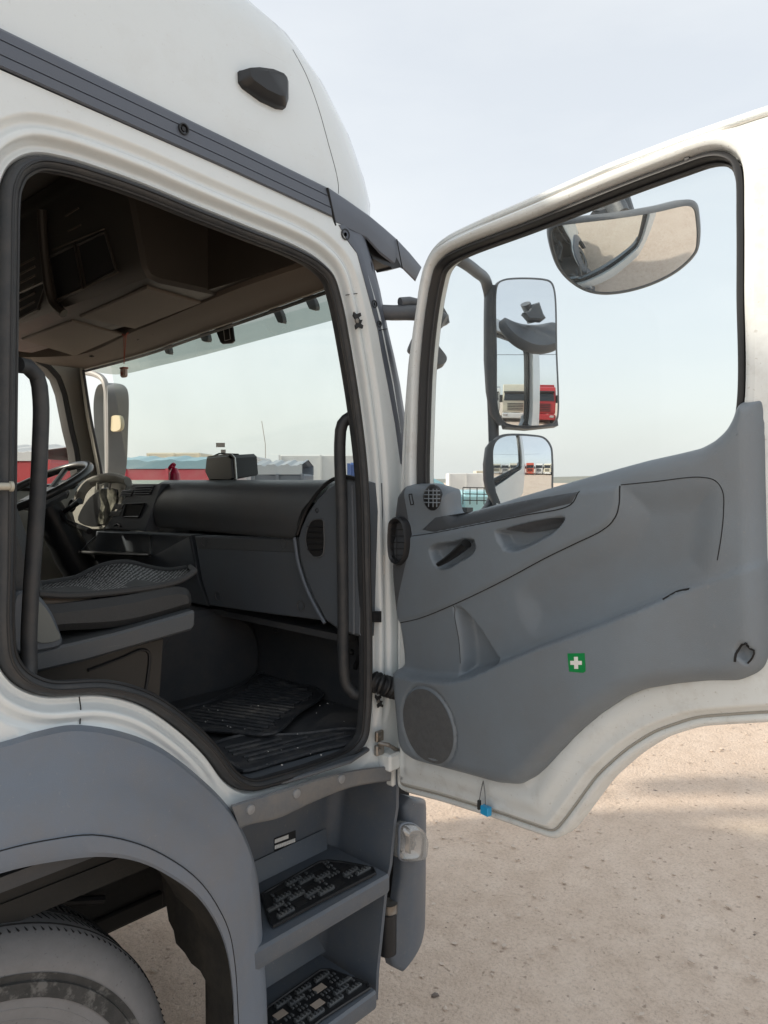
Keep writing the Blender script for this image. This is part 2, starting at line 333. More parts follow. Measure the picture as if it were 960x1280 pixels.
# ================================================================== the setting
def ground_mat():
    m = bpy.data.materials.new('packed_dirt'); m.use_nodes = True; t = m.node_tree; b = t.nodes['Principled BSDF']; b.inputs['Roughness'].default_value = .92
    b.inputs['Specular IOR Level'].default_value = .2
    tcn = t.nodes.new('ShaderNodeTexCoord')
    def N(sc, d=6, r=.6):
        n = t.nodes.new('ShaderNodeTexNoise'); n.inputs['Scale'].default_value = sc; n.inputs['Detail'].default_value = d; n.inputs['Roughness'].default_value = r
        t.links.new(tcn.outputs['Object'], n.inputs['Vector']); return n.outputs[0]
    def ramp(src, stops):
        r = t.nodes.new('ShaderNodeValToRGB'); e = r.color_ramp.elements
        e[0].position, e[0].color = stops[0][0], (*stops[0][1], 1); e[1].position, e[1].color = stops[-1][0], (*stops[-1][1], 1)
        for p, c in stops[1:-1]: q = e.new(p); q.color = (*c, 1)
        t.links.new(src, r.inputs[0]); return r.outputs[0]
    def mx(f, a, bb, mode='MIX', v=None):
        x = t.nodes.new('ShaderNodeMix'); x.data_type = 'RGBA'; x.blend_type = mode
        if v is not None: x.inputs['Factor'].default_value = v
        else: t.links.new(f, x.inputs['Factor'])
        t.links.new(a, x.inputs['A']); t.links.new(bb, x.inputs['B']); return x.outputs['Result']
    big = ramp(N(.9), [(.3, (.54, .43, .345)), (.5, (.62, .51, .42)), (.7, (.68, .575, .485))])
    mid = ramp(N(7, 8, .7), [(.3, (.50, .395, .31)), (.55, (.65, .535, .44)), (.75, (.73, .625, .53))])
    c = mx(None, big, mid, v=.5)
    fine = ramp(N(70, 5, .8), [(.25, (.55, .52, .5)), (.5, (1, 1, 1)), (.8, (1.12, 1.12, 1.1))]); c = mx(None, c, fine, 'MULTIPLY', .8)
    spk = ramp(N(26, 2, .5), [(.28, (.45, .42, .4)), (.34, (1, 1, 1)), (1, (1, 1, 1))]); c = mx(None, c, spk, 'MULTIPLY', .7)
    t.links.new(c, b.inputs['Base Color'])
    bn = t.nodes.new('ShaderNodeBump'); bn.inputs['Strength'].default_value = .9; bn.inputs['Distance'].default_value = .012
    ad = t.nodes.new('ShaderNodeMath'); ad.operation = 'ADD'; t.links.new(N(9, 8, .75), ad.inputs[0]); t.links.new(N(60, 4, .7), ad.inputs[1])
    t.links.new(ad.outputs[0], bn.inputs['Height']); t.links.new(bn.outputs[0], b.inputs['Normal']); return m
def build_ground():
    R = [0, .5, 1, 1.5, 2, 2.5, 3, 3.5, 4, 5, 6, 8, 11, 15, 22, 35, 60, 120, 300, 900, 2500]; g = G(); n = 96; rows = []
    for r in R:
        row = []
        for a in np.linspace(0, 2 * math.pi, n, endpoint=False):
            x, y = 1.5 + r * math.cos(a), .5 + r * math.sin(a)
            z = .012 * math.sin(1.7 * x + .6 * y) * math.sin(1.3 * y - .4 * x) + .006 * math.sin(5 * x) * math.cos(4.3 * y) if r < 30 else 0
            row.append((x, y, z))
        rows.append(row)
    struct(g.loft(rows, cv=True).out('ground', ground_mat()))
    # loose stones and crumbs of clay
    ico = np.array([(0, 0, -1), (.72, .53, -.45), (-.28, .85, -.45), (-.89, 0, -.45), (-.28, -.85, -.45), (.72, -.53, -.45), (.28, .85, .45), (-.72, .53, .45), (-.72, -.53, .45), (.28, -.85, .45), (.89, 0, .45), (0, 0, 1)], float)
    icf = [(0, 1, 2), (1, 0, 5), (0, 2, 3), (0, 3, 4), (0, 4, 5), (1, 5, 10), (2, 1, 6), (3, 2, 7), (4, 3, 8), (5, 4, 9), (1, 10, 6), (2, 6, 7), (3, 7, 8), (4, 8, 9), (5, 9, 10), (6, 10, 11), (7, 6, 11), (8, 7, 11), (9, 8, 11), (10, 9, 11)]
    def scatter(name, n, lo, hi, m, label, cat):
        g = G()
        for i in range(n):
            d = RNG.uniform(.0, 1) ** 1.3 * 13 + .8; th = RNG.uniform(-1.3, .55)
            x = CAM[0] + d * math.cos(th + math.pi / 4); y = CAM[1] + d * math.sin(th + math.pi / 4)
            s = lo + (hi - lo) * RNG.uniform() ** 5
            sc = np.array([RNG.uniform(.7, 1.5), RNG.uniform(.6, 1.2), RNG.uniform(.25, .6)]) * s; a = RNG.uniform(0, 6.3)
            P = ico * (1 + RNG.uniform(-.25, .25, (12, 1))) * sc; ca, sa = math.cos(a), math.sin(a)
            P = np.stack([P[:, 0] * ca - P[:, 1] * sa, P[:, 0] * sa + P[:, 1] * ca, P[:, 2]], -1) + (x, y, .006)
            g.add(P, icf)
        o = g.out(name, m, None, 20); o['kind'] = 'stuff'; tag(o, label, cat)
    scatter('gravel', 11000, .003, .014, mat('pale_stone', (.60, .51, .43), .9, col2=(.42, .35, .29), nscale=6, bump=.5), 'small pale stones scattered over the packed dirt ground', 'gravel')
    scatter('dark_debris', 420, .003, .015, mat('dark_crumb', (.14, .115, .10), .9, col2=(.22, .18, .16), nscale=6), 'small dark stones and crumbs scattered over the packed dirt', 'debris')
build_ground()
g = G()                                               # low hills on the horizon all round
rows = []
for r, f in ((420, 0.), (520, .6), (700, 1.), (1200, .8)):
    rows.append([(r * math.cos(a), r * math.sin(a), -1 + f * (5 + 14 * max(0, math.cos(a - 3.7)) + 1.5 * math.sin(3 * a + 1) + 1.2 * math.sin(7 * a) + .8 * math.sin(17 * a)) * (r / 700.)) for a in np.linspace(0, 2 * math.pi, 200, endpoint=False)])
struct(g.loft(rows, cv=True).out('hills', HILL))

# ================================================================== the truck
T = thing('truck', 'white truck cab with a high roof and its grey-trimmed passenger door standing wide open', 'truck', (0, 0, 0))
XC = -1.15                                            # wheel centre
OPEN_PX = [(6, 240), (9, 225), (20, 205), (45, 193), (80, 197), (130, 212), (185, 232), (240, 255), (307, 282), (373, 309), (400, 325), (417, 343), (427, 373), (440, 440),
           (452, 517), (461, 603), (464, 719), (465.6, 800), (464, 893), (459, 925), (444, 945), (407, 963), (357, 980), (318, 990), (302, 987), (286, 976), (262, 945), (230, 914),
           (190, 886), (160, 874), (125, 868), (62, 870), (37, 863), (18, 850), (4, 828), (-1, 790), (0, 700), (2, 500), (4, 330)]
OPEN = dense([xzS(*p) for p in OPEN_PX], .008, True)
fo_px = [(0, 928), (47, 914), (94, 906), (150, 914), (200, 934), (250, 972), (286, 1009)]
fo = [xzS(px, py + 5) for px, py in fo_px]
lo_ = [np.array([2 * XC - p[0], p[1]]) for p in fo]
STRIP_LO = [(0, 97), (140, 158), (280, 219), (417, 281)]
body_out = [xzS(*p) for p in [(497, 962), (400, 992), (300, 1027)]] + fo[::-1] + lo_ + [np.array([-2.05, 1.0]), np.array([-2.05, 2.69])] + [xzS(px, py - 6) for px, py in STRIP_LO] + \
    [xzS(*p) for p in [(432, 292), (443, 308), (455, 338), (472, 395), (489, 480), (498, 540), (500, 640), (500, 850)]]
body_out = dense(body_out, .02, True, False)
def body_h(X, Z):
    Q = np.stack([X, Z], -1); d = dist_loop(Q, OPEN)
    h = -.030 + .018 * ss(0, .007, d) - .004 * ss(.008, .016, d) + .022 * ss(.018, .034, d) - .008 * ss(.040, .052, d) + .012 * ss(.054, .070, d)
    low = ss(1.25, 1.12, Z)
    hl = -.028 + .018 * ss(0, .01, d) + .010 * ss(.02, .05, d)
    return h * (1 - low) + hl * low
relief2('body_side', body_out, [OPEN], S3, body_h, .016, WHITE, T, rw=.004, hw=.075, ks=tuple(np.linspace(0, 1, 30)), fr=(.1, .8))
# door aperture: rubber seal, inner reveal
g = G()
prof = [(.004, -.028), (.000, -.006), (-.006, .006), (-.014, .009), (-.022, .004), (-.026, -.010), (-.027, -.022), (-.024, -.030)]
g.loft([S3(offset2(OPEN, a)[:, 0], offset2(OPEN, a)[:, 1], b) for a, b in prof], cv=True); g.out('door_seal', SEAL, T, 60)
g = G(); L2 = offset2(OPEN, -.0255); g.tube(S3(L2[:, 0], L2[:, 1], -.004), .0045, 8, True); L2 = offset2(OPEN, -.013); g.tube(S3(L2[:, 0], L2[:, 1], .0085), .0028, 6, True); g.out('seal_lip', BLACK, T)
g = G(); L1, L3 = offset2(OPEN, -.024), offset2(OPEN, .03)
g.loft([S3(L1[:, 0], L1[:, 1], -.03), S3(L3[:, 0], L3[:, 1], -.045)], cv=True); g.out('aperture_trim', VOIDM, T)

def seam(pts3, r, name='panel_seam', m=SEAMM, parent=T, n=6): return G().tube(np.asarray(pts3), r, n).out(name, m, parent)
def sp3(pts, y): return np.array([onY(a, b, y) for a, b in pts])
seam(sp3([(99, 871), (101, 885), (100, 905)], -.001), .0013)
seam(dense(sp3([(432, 369), (445, 367), (459, 365)], -.002), .02), .0010)
# cut-outs and clips on the front pillar
def disc(c, ax, r, t, name, m, parent, n=20, dome=.3):
    return G().lathe(c, ax, [(-t, r), (0, r), (t * .5, r * .9), (t * .6, r * .6), (t * (.6 + dome), 0.0001)], n).out(name, m, parent)
for k, (cx, cy, s) in enumerate([(446.5, 401, 1.), (473, 876.5, .75)]):
    g = G()
    for q in (-1, 1):
        P = [(-4, -11), (-1, -8), (4, -10), (5, -6), (2, -4), (4, 1), (-1, 1), (-3, -3), (-5, -6)]
        P = [(cx + a * s + (1.5 if q > 0 else -1), cy + q * b * s * -1) for a, b in P]
        g.prism(sp3(P, -.009), (0, -.004, 0))
    g.out('clip_slot', BLACK, T); disc(onY(cx, cy, -.012), (0, -1, 0), .007 * s, .003, 'pillar_screw', STEEL, T)
def platep(px, plane, vec, name, m, parent, bev=0., step=None, closed=True):
    P = np.array([plane(*p) for p in px])
    if step: P = dense(P, step, True)
    return G().prism(P, vec, bev).out(name, m, parent, 30)
Y = lambda y: (lambda a, b: onY(a, b, y))
platep([(465, 764), (477, 764), (477, 778), (465, 778)], Y(-.008), (0, .006, 0), 'pillar_grommet', BLACK, T, .001)
platep([(466.5, 766.5), (474.5, 766.5), (474.5, 775.5), (466.5, 775.5)], Y(-.010), (0, .004, 0), 'grommet_centre', VOIDM, T)
platep([(480, 694), (492, 694), (492, 718), (480, 718)], Y(.0), (0, .01, 0), 'striker_bracket', WSTK, T, .001)
g = G()                                               # ribbed rubber cable boot between pillar and door
pb = dense([onY(466, 851, .01), onY(478, 856, -.02), onD(497, 862, .0)], .0022); rr = [.026 + .005 * math.sin(i * 1.15) for i in range(len(pb))]
rr[0] = .016; rr[1] = .019; g.tube(pb, rr, 18).out('cable_boot', BLACK, T)
g = G()                                               # door check arm and hinge
g.box(onY(474, 920, -.012), (.03, .012, .03), bev=.003); g.box(onY(474, 937, -.012), (.032, .014, .03), bev=.003)
g.tube([onY(474, 929, -.02), onY(485, 931, -.045), onD(497, 938, .0)], .006, 8); g.out('door_hinge', STEEL, T)
g = G()
g.box(onY(487, 950, -.02), (.05, .05, .05), bev=.006); g.box(onD(492, 968, -.01), (.04, .03, .06), bev=.006); g.out('hinge_bracket', FRAMEW, T)
for yy, r in ((920, .006), (937, .006)): G().lathe(onY(474, yy, -.018), (0, -1, 0), [(0, r), (.004, r), (.005, r * .6), (.005, .0001)], 6).out('hinge_bolt', STEEL, T)

# ---- roof strip (side moulding), front corner moulding, pillar moulding
up_px = [(-40, 17), (0, 35), (140, 103), (280, 171), (410, 235)]; lo_px = [(-40, 79), (0, 97), (140, 158), (280, 219), (417, 281)]
st = []
for (a, b), (c, d) in zip(up_px, lo_px):
    f = lambda k, y: onY(a + (c - a) * k, b + (d - b) * k, y)
    st.append([f(0, .03), f(.0, -.004), f(.04, -.010), f(.22, -.014), f(.235, -.011), f(.25, -.014), f(.52, -.017), f(.535, -.014), f(.55, -.017), f(.74, -.018), f(.80, -.012), f(.84, .006), f(.93, .012), f(1.0, .03)])
st = np.array(st); back = st[0].copy(); back[:, 0] = -2.1; back[:, 2] += .0; st = np.concatenate([[back], st])
G().loft(st).out('roof_moulding', STRIP, T, 25)
def screw(px, py, y, r=.009, parent=T):
    c = onY(px, py, y); g = G().lathe(c, (0, -1, 0), [(-.006, r * 1.35), (.0015, r * 1.35), (.0015, r * 1.05), (-.004, r * .95), (-.004, r * .6), (.0, r * .5), (.0, .0001)], 18); return g.out('moulding_screw', BLACK, parent)
screw(230, 161, -.019); screw(424, 258, -.008); screw(432, 293, -.012, .011); screw(468, 380, -.012, .008); screw(474, 405, -.012, .007)
seam([onY(409, 235, -.012), onY(414, 258, -.016), onY(419, 282, -.008)], .0035)
cu = [(411, 235), (435, 251), (462, 270), (480, 285), (496, 299), (512, 316), (527, 334)]
cl = [(420, 281), (440, 291), (458, 299), (475, 318), (492, 331), (503, 336), (519, 352)]
st = []
for i, ((a, b), (c, d)) in enumerate(zip(cu, cl)):
    k = i / 6; y0 = -.012 + .10 * k * k
    f = lambda t, y: onY(a + (c - a) * t, b + (d - b) * t, y0 + y)
    st.append([f(0, .12), f(0, .006), f(.06, 0), f(.5, -.004), f(.9, 0), f(1, .006), f(1, .12)])
st = np.array([dense(np.array(st)[:, j], .02) if False else np.array(st)[:, j] for j in range(7)]); G().loft(st).out('roof_corner_moulding', STRIP, T, 30)
seam([onY(496, 299, .03), onY(499, 315, .03), onY(503, 336, .03)], .0015)
pr = [(440, 281), (454, 292), (463, 325), (473, 363), (483, 411), (491, 446), (498, 480), (506, 530), (513, 580)]
pl = [(422, 281), (430, 297), (445, 316), (459, 368), (471, 412), (477, 446), (484, 482), (493, 530), (500, 580)]
st = []
for (a, b), (c, d) in zip(pl, pr):
    f = lambda t, y: onY(a + (c - a) * t, b + (d - b) * t, y)
    st.append([f(0, .01), f(0, -.008), f(.1, -.012), f(.45, -.012), f(.55, -.008), f(.9, -.003), f(1, .004), f(1.15, .05)])
G().loft(st).out('pillar_moulding', STRIP, T, 25)
seam([onY(474, 413, -.013), onY(478, 412, -.013), onY(484, 411, -.004)], .0012)

G().prism([onY(*p, .035) for p in [(457, 297), (476, 309), (496, 322), (502, 334), (490, 336), (488, 333), (480, 331), (466, 323), (460, 312)]], (0, .06, 0)).out('visor_end_underside', BLACK, T)

# ---- high roof fairing
def roof_slice(z, xf, ys, n=56, r=.34, zr=0.):
    out = []; W = 2.3
    pts = [(-2.15, ys)] + [(x, ys) for x in np.linspace(-2.0, xf - r, 14)]
    for a in np.linspace(0, math.pi / 2, 14)[1:]: pts.append((xf - r + r * math.sin(a), ys + r * 1.25 * (1 - math.cos(a))))
    pts += [(xf + .05 * math.sin(math.pi * t), ys + r * 1.25 + (W - 2 * ys - 2.5 * r) * t) for t in np.linspace(.08, .92, 10)]
    m = [(x, W - y) for x, y in pts[:28]][::-1]
    return [(x, y, z + zr * (xf - x)) for x, y in pts + m]
SL = [(2.53, .14, .016), (2.60, .15, .016), (2.645, .148, .012), (2.70, .130, .014), (2.80, .08, .022), (2.90, .005, .034), (2.97, -.07, .052), (3.02, -.165, .085), (3.055, -.30, .13), (3.08, -.48, .2), (3.10, -.70, .32)]
rows = [roof_slice(z, xf, ys, zr=.07 * i / 10) for i, (z, xf, ys) in enumerate(SL)]
lastc = [((p[0] + 1.4) * .05 - 1.4, (p[1] - 1.15) * .05 + 1.15, 3.24) for p in rows[-1]]
rows.append(lastc)
G().loft(rows).out('high_roof', WHITE, T, 50)
R_ = np.array(rows)
def on_roof(px, py):                                  # first hit on the side of the fairing
    r = ray(px, py); best = None
    for i in range(len(SL) - 1):
        for j in range(38):
            a, b, c, d = R_[i, j], R_[i, j + 1], R_[i + 1, j + 1], R_[i + 1, j]
            for t3 in ((a, b, c), (a, c, d)):
                e1, e2 = t3[1] - t3[0], t3[2] - t3[0]; h = np.cross(r, e2); q = np.dot(e1, h)
                if abs(q) < 1e-12: continue
                s = CAM - t3[0]; u = np.dot(s, h) / q; qq = np.cross(s, e1); v = np.dot(r, qq) / q; t = np.dot(e2, qq) / q
                if u >= -1e-6 and v >= -1e-6 and u + v <= 1 + 1e-6 and t > 0 and (best is None or t < best): best = t
    return None if best is None else CAM + r * best
sm_ = [on_roof(*p) for p in dense([(366, 62), (382, 92), (398, 135), (410, 178), (420, 215), (423, 232), (423, 242)], 6)]
sm_ = [p for p in sm_ if p is not None]
seam(sm_, .0009)
mk_px = dense([(296, 91), (312, 90), (335, 93), (352, 100), (357, 106), (357, 128), (354, 137), (345, 136), (325, 127), (302, 111), (297, 104)], 4, True, False)
cc = on_roof(330, 112); nrm = np.array([-.02, -1, .12]); nrm /= np.linalg.norm(nrm)
A = np.array([onP(a, b, cc, nrm) for a, b in mk_px]); ce = A.mean(0)
rows = [A - nrm * .02, A + nrm * .010, ce + (A - ce) * .95 + nrm * .016]
sh = ce + np.array([-.01, 0, .02]); rows += [sh + (A - sh) * .75 + nrm * .030, sh + (A - sh) * .02 + nrm * .031]
lampo = G().loft(rows, cv=True).out('roof_side_bracket', BLACK, T, 40)
disc(onP(323, 100, cc + nrm * .026, nrm), nrm, .005, .003, 'bracket_screw', STEEL, lampo)

# ---- wheel arch fender
O = [(0, 928), (47, 914), (94, 906), (150, 914), (200, 934), (250, 972), (286, 1009), (308, 1048), (322, 1096), (328, 1165), (333, 1240), (336, 1330)]
K2 = [(0, 1003), (62, 991), (125, 985), (187, 1000), (230, 1024), (262, 1050), (285, 1074), (300, 1107), (309, 1150), (315, 1220), (319, 1285), (322, 1370)]
Lp = [(0, 1064), (62, 1050), (119, 1044), (175, 1056), (219, 1078), (250, 1103), (272, 1134), (287, 1168), (294, 1212), (297, 1262), (299, 1310), (301, 1390)]
I_ = [(0, 1092), (62, 1078), (125, 1071), (175, 1078), (219, 1100), (250, 1125), (272, 1159), (284, 1194), (290, 1237), (292, 1275), (294, 1320), (296, 1400)]
st = []
for o, k, l, i in zip(O, K2, Lp, I_):
    o, k, l, i = map(np.array, (o, k, l, i)); m1 = o + (k - o) * .10; m2 = o + (k - o) * .5; m3 = k + (l - k) * .12
    st.append([onY(*o, .02), onY(*o, -.012), onY(*m1, -.034), onY(*m2, -.046), onY(*(o + (k - o) * .92), -.054), onY(*m3, -.064), onY(*(k + (l - k) * .96), -.074), onY(*(l + (i - l) * .06), -.078), onY(*(l + (i - l) * .8), -.079), onY(*i, -.074), onY(*i, -.060), onY(*i, .02)])
st = np.array(st); mirr = st[::-1].copy(); mirr[..., 0] = 2 * XC - mirr[..., 0]
mirr = mirr[mirr[:, 6, 0] < st[0, 6, 0] - .04]
st = np.concatenate([mirr, st]); st = np.stack([dense(st[:, j], .035)[:: 1][:10000] if False else st[:, j] for j in range(st.shape[1])], 1)
def resample_rows(st, m):
    t = np.linspace(0, len(st) - 1, m); out = []
    D = [dense(st[:, j], 1e9) for j in range(st.shape[1])]
    for x in t:
        i = min(int(x), len(st) - 2); f = x - i; p0 = st[max(i - 1, 0)]; p1 = st[i]; p2 = st[i + 1]; p3 = st[min(i + 2, len(st) - 1)]
        out.append(.5 * ((2 * p1) + (-p0 + p2) * f + (2 * p0 - 5 * p1 + 4 * p2 - p3) * f * f + (-p0 + 3 * p1 - 3 * p2 + p3) * f ** 3))
    return np.array(out)
stf = resample_rows(st, 110); fender = G().loft(stf).out('wheel_arch', PLAS, T, 28)
G().tube(stf[:, 6] * .5 + stf[:, 7] * .5 + np.array([0, -.0005, 0]), .0012, 6).out('arch_seam', SEAMM, fender)
# inner arch liner: ragged inner edge
inn = stf[:, 11]; rows = [inn]
jag = [.10 + .05 * math.sin(i * .9) * math.sin(i * .37) + .03 * math.sin(i * 2.3) for i in range(len(inn))]
jag = [.05 if p[2] < .8 else (.12 if p[2] < .95 else .75) for p, q in zip(inn, jag)]
for k in (.3, .65, 1.): rows.append([p + np.array([0, .06 + q * k, (.03 * math.sin(k * 3)) if p[2] > .95 else 0]) for p, q in zip(inn, jag)])
G().loft(rows).out('arch_liner', LINER, T, 50)
# ---- wheel: tyre, rim
wc = np.array([XC, .085, .475]); wheel = bpy.data.objects.new('wheel', None)
wheel = G().lathe(wc + np.array([0, .02, 0]), (0, 1, 0), [(.04, .10), (.0, .12), (.0, .18), (.06, .20), (.1, .27), (.11, .275), (.20, .27)], 40).out('wheel', RIM, T)
prof = [(.30, .28), (.30, .40), (.275, .47), (.24, .497), (.06, .500), (.03, .494), (.012, .478), (-.005, .455), (-.010, .43), (-.006, .415), (-.012, .41), (-.014, .36), (-.008, .32), (.0, .29), (.03, .28)]
rows = []; n = 120
g = G(); g.lathe(wc, (0, 1, 0), [(a, b * .975) for a, b in prof], 120); g.out('tyre', TYRE, wheel, 40)
g = G(); g.lathe(wc + np.array([0, -.0018, 0]), (0, 1, 0), [(-.0095, .4165), (-.0075, .402), (-.0135, .400), (-.0145, .378), (-.0150, .372)], 120); g.out('tyre_scuff_band', TYRED, wheel, 40)
g = G()
for i in range(170):                                  # shoulder sipes
    a = i / 170 * 2 * math.pi
    for (yy, r, dy, da) in ((.028, .4823, .020, .004), (.075, .4868, .035, .012), (.14, .4868, .035, -.012)):
        a2 = a + (.008 if yy > .05 else 0)
        p = lambda q, y: wc + np.array([r * math.cos(q), y, r * math.sin(q)])
        g.tube([p(a2, yy), p(a2 + da, yy + dy)], .0021, 4)
g.out('tread_sipe', SEAMM, wheel)['kind'] = 'stuff'
g = G(); g.tube([wc + np.array([(.486) * math.cos(a), .052, .486 * math.sin(a)]) for a in np.linspace(0, 2 * math.pi, 120, endpoint=False)], .0022, 6, True).out('tread_groove', SEAMM, wheel)
for yy in (.125, .19): G().tube([wc + np.array([.4868 * math.cos(a), yy, .4868 * math.sin(a)]) for a in np.linspace(0, 2 * math.pi, 120, endpoint=False)], .004, 6, True).out('tread_groove', SEAMM, wheel)
for rr_, yy in ((.437, -.0035), (.352, -.0125), (.330, -.0095)): G().tube([wc + np.array([rr_ * math.cos(a), yy, rr_ * math.sin(a)]) for a in np.linspace(0, 2 * math.pi, 120, endpoint=False)], .0022, 6, True).out('sidewall_ridge', TYRE, wheel)
# rear/other wheels hidden side of the cab so that it stands on the ground
g = G(); g.lathe((XC, 2.2, .48), (0, -1, 0), [(.30, .001), (.30, .3), (.30, .4), (.24, .48), (.02, .48), (0, .45), (-.01, .3), (0.02, .15), (0.02, .001)], 48).out('wheel', TYRE, T)
# ---- chassis and cab shell
g = G(); g.box((-1.5, .66, .80), (3.4, .12, .55)); g.box((-1.5, 1.64, .80), (3.4, .12, .55)); g.box((-1.2, 1.15, .99), (2.4, 2.0, .06)); g.box((-1.3, .42, .96), (1.6, .55, .05)); g.box((-.05, 1.25, .72), (.4, 1.6, .4))
g.cyl((XC, .1, .5), (XC, 2.2, .5), .07); g.box((-1.0, .60, .56), (1.2, .03, .05), bev=.005); g.box((-1.45, .38, 1.05), (.2, .3, .12)); g.out('chassis', CHAS, T)
g = G(); g.tube([(-1.5, .585, .9), (-.9, .585, .87), (-.62, .58, .8)], .018, 10); g.tube([(-1.3, .585, .78), (-.8, .58, .72), (-.6, .57, .65)], .012, 8); g.tube([(-1.22, .56, 1.0), (-1.2, .56, .86), (-1.12, .56, .7)], .01, 8)
g.out('brake_hose', BLACK, T)
# left flank, back wall, floor, ceiling
WINL = dense([xzS(px, py, 2.25) for px, py in [(-60, 448), (-20, 446), (24, 448), (42, 453), (56, 461), (68, 474), (75, 493), (84, 538), (90, 562), (96, 602), (60, 606), (-60, 600)]], .03, True, False)
WINL[:, 0] = np.where(WINL[:, 0] < -.40, -1.05, WINL[:, 0]); WINL = dense(WINL[np.r_[True, np.linalg.norm(np.diff(WINL, axis=0), axis=1) > .004]], .03, True, False)
lo2 = dense([(-2.05, .95), (.02, .95), (.22, 1.2), (.22, 1.85), (.14, 2.4), (.1, 2.62), (-2.05, 2.66)], .2, True, False)
flat = lambda h0: (lambda X, Z: X * 0 + h0)
relief('driver_side_inner_trim', lo2, [WINL], lambda x, z, h: np.stack([x, 2.25 + h, z], -1), flat(0), .12, BEIGE, T)
relief('driver_side_panel', lo2, [WINL], lambda x, z, h: np.stack([x, 2.31 + h, z], -1), flat(0), .12, WHITE, T)
g = G(); L3 = lambda L, y: np.stack([L[:, 0], L[:, 0] * 0 + y, L[:, 1]], -1)
g.loft([L3(offset2(WINL, .035), 2.245), L3(offset2(WINL, .02), 2.225), L3(offset2(WINL, .0), 2.23), L3(offset2(WINL, -.004), 2.26), L3(WINL, 2.31)], cv=True); g.out('driver_window_seal', BLACK, T)
g = G(); wi = WINL; g.prism(L3(wi, 2.285), (0, .004, 0)).out('driver_window_glass', GLASS, T)
g = G(); g.tube([(-.95, 2.36, 2.47), (-.4, 2.36, 2.47), (.0, 2.33, 2.44)], .004, 6); g.tube([(-.95, 2.36, 2.44), (-.4, 2.36, 2.44), (.0, 2.33, 2.42)], .003, 6); g.out('wind_deflector_edge', BLACK, T)
g = G(); g.box((-2.06, 1.15, 1.78), (.04, 2.28, 1.7)); g.box((-2.1, 1.15, 2.90), (.04, 2.1, .52)); g.out('rear_wall', BROWND, T)
g = G(); g.box((-.95, 1.15, 1.075), (2.2, 2.2, .03)); g.out('cab_floor', TUNNEL, T)
g = G(); g.box((-1.1, 1.15, 2.84), (1.75, 2.1, .03)); g.box((-1.1, .09, 2.66), (1.75, .03, .36)); g.box((-.22, 1.15, 2.64), (.03, 2.1, .40)); g.out('cab_ceiling', BROWND, T)
# front shell below the windscreen and windscreen
def front_plan(z, n=40):
    rk = -(z - 1.85) * .155 if z > 1.75 else 0
    if z > 1.75: P = dense([(.03, .0), (.11, .08), (.19, .17), (.24, .32), (.27, .55), (.29, .85), (.30, 1.15), (.29, 1.45), (.27, 1.75), (.24, 1.98), (.19, 2.13), (.11, 2.22), (.03, 2.3)], .05)
    else: P = dense([(.02, .0), (.10, .012), (.17, .06), (.225, .18), (.265, .45), (.29, .8), (.30, 1.15), (.29, 1.5), (.265, 1.85), (.225, 2.12), (.17, 2.24), (.10, 2.288), (.02, 2.3)], .05)
    P = P[np.linspace(0, len(P) - 1, n).astype(int)]
    return [(x + rk, y, z) for x, y in P]
G().loft([front_plan(z) for z in (1.0, 1.2, 1.5, 1.74, 1.82, 1.85)]).out('front_panel', WHITE, T)
g = G(); g.box((.20, 1.15, .62), (.2, 1.5, .5), bev=.06); g.out('front_bumper', PLAS, T)
P1, P2 = np.array(front_plan(1.80)), np.array(front_plan(2.45))
sl = slice(6, 34); P1[:, 0] -= .02; P2[:, 0] -= .02
G().loft([P1[sl], P2[sl]]).out('windscreen', WSG, T)
G().loft([P1[:7], P2[:7]]).out('front_pillar_cover', STRIP, T)
# driver side corner pillar and window surround, seen from inside
g = G(); a0 = [onY(98, 448, 2.24), onY(107, 520, 2.24), onY(118, 575, 2.24), onY(124, 605, 2.24), onY(130, 650, 2.24)]
b0 = [onP(104, 462, (.12, 2.1, 0), (1, .25, 0)), onP(113, 520, (.15, 2.1, 0), (1, .25, 0)), onP(121, 560, (.17, 2.1, 0), (1, .25, 0)), onP(127, 592, (.2, 2.1, 0), (1, .25, 0)), onP(133, 650, (.2, 2.1, 0), (1, .25, 0))]
mid = [(p + q) / 2 + np.array([-.02, -.02, 0]) for p, q in zip(a0, b0)]
a1 = [p + np.array([-.10, .01, 0]) for p in a0]; g.loft([a1, a0, mid, b0]); g.out('driver_pillar_trim', BEIGE, T, 50)
g = G(); g.tube(dense(b0, .05), .007, 8).out('windscreen_gasket', BLACK, T)
# header above the windscreen (brown), seam beads, sockets
def hdr(px, py): return onZ(px, py, 2.425)
g = G()
Aa = [(104, 462), (180, 441), (240, 420), (323, 391), (417, 357)]; Bb = [(20, 447), (94, 444), (169, 414), (258, 377), (300, 360), (395, 328)]
ra = dense([onZ(*p, 2.395) for p in Aa], .05); rb = dense([onZ(*p, 2.425) for p in Bb], .05)
m = 30; ra = ra[np.linspace(0, len(ra) - 1, m).astype(int)]; rb = rb[np.linspace(0, len(rb) - 1, m).astype(int)]
g.loft([ra + np.array([.05, 0, .03]), ra + np.array([.0, 0, -.004]), ra + np.array([-.012, 0, .004]), (ra + rb) / 2 + np.array([0, 0, -.006]), rb, rb + np.array([0, 0, .05])]); g.out('windscreen_header', BROWN, T, 50)
G().tube(ra + np.array([.012, 0, -.006]), .006, 8).out('header_gasket', BLACK, T)
G().tube(ra + np.array([-.008, 0, -.004]), .0022, 6).out('header_bead', BEIGE, T)
for px, py in [(115, 445), (175, 424), (194, 417), (273, 391), (297, 382), (400, 349)]:
    G().lathe(onZ(px, py, 2.415), (0, 0, -1), [(0, .012), (.004, .012), (.004, .009), (-.002, .006), (-.002, .0001)], 16).out('header_cap', VOIDM, T)
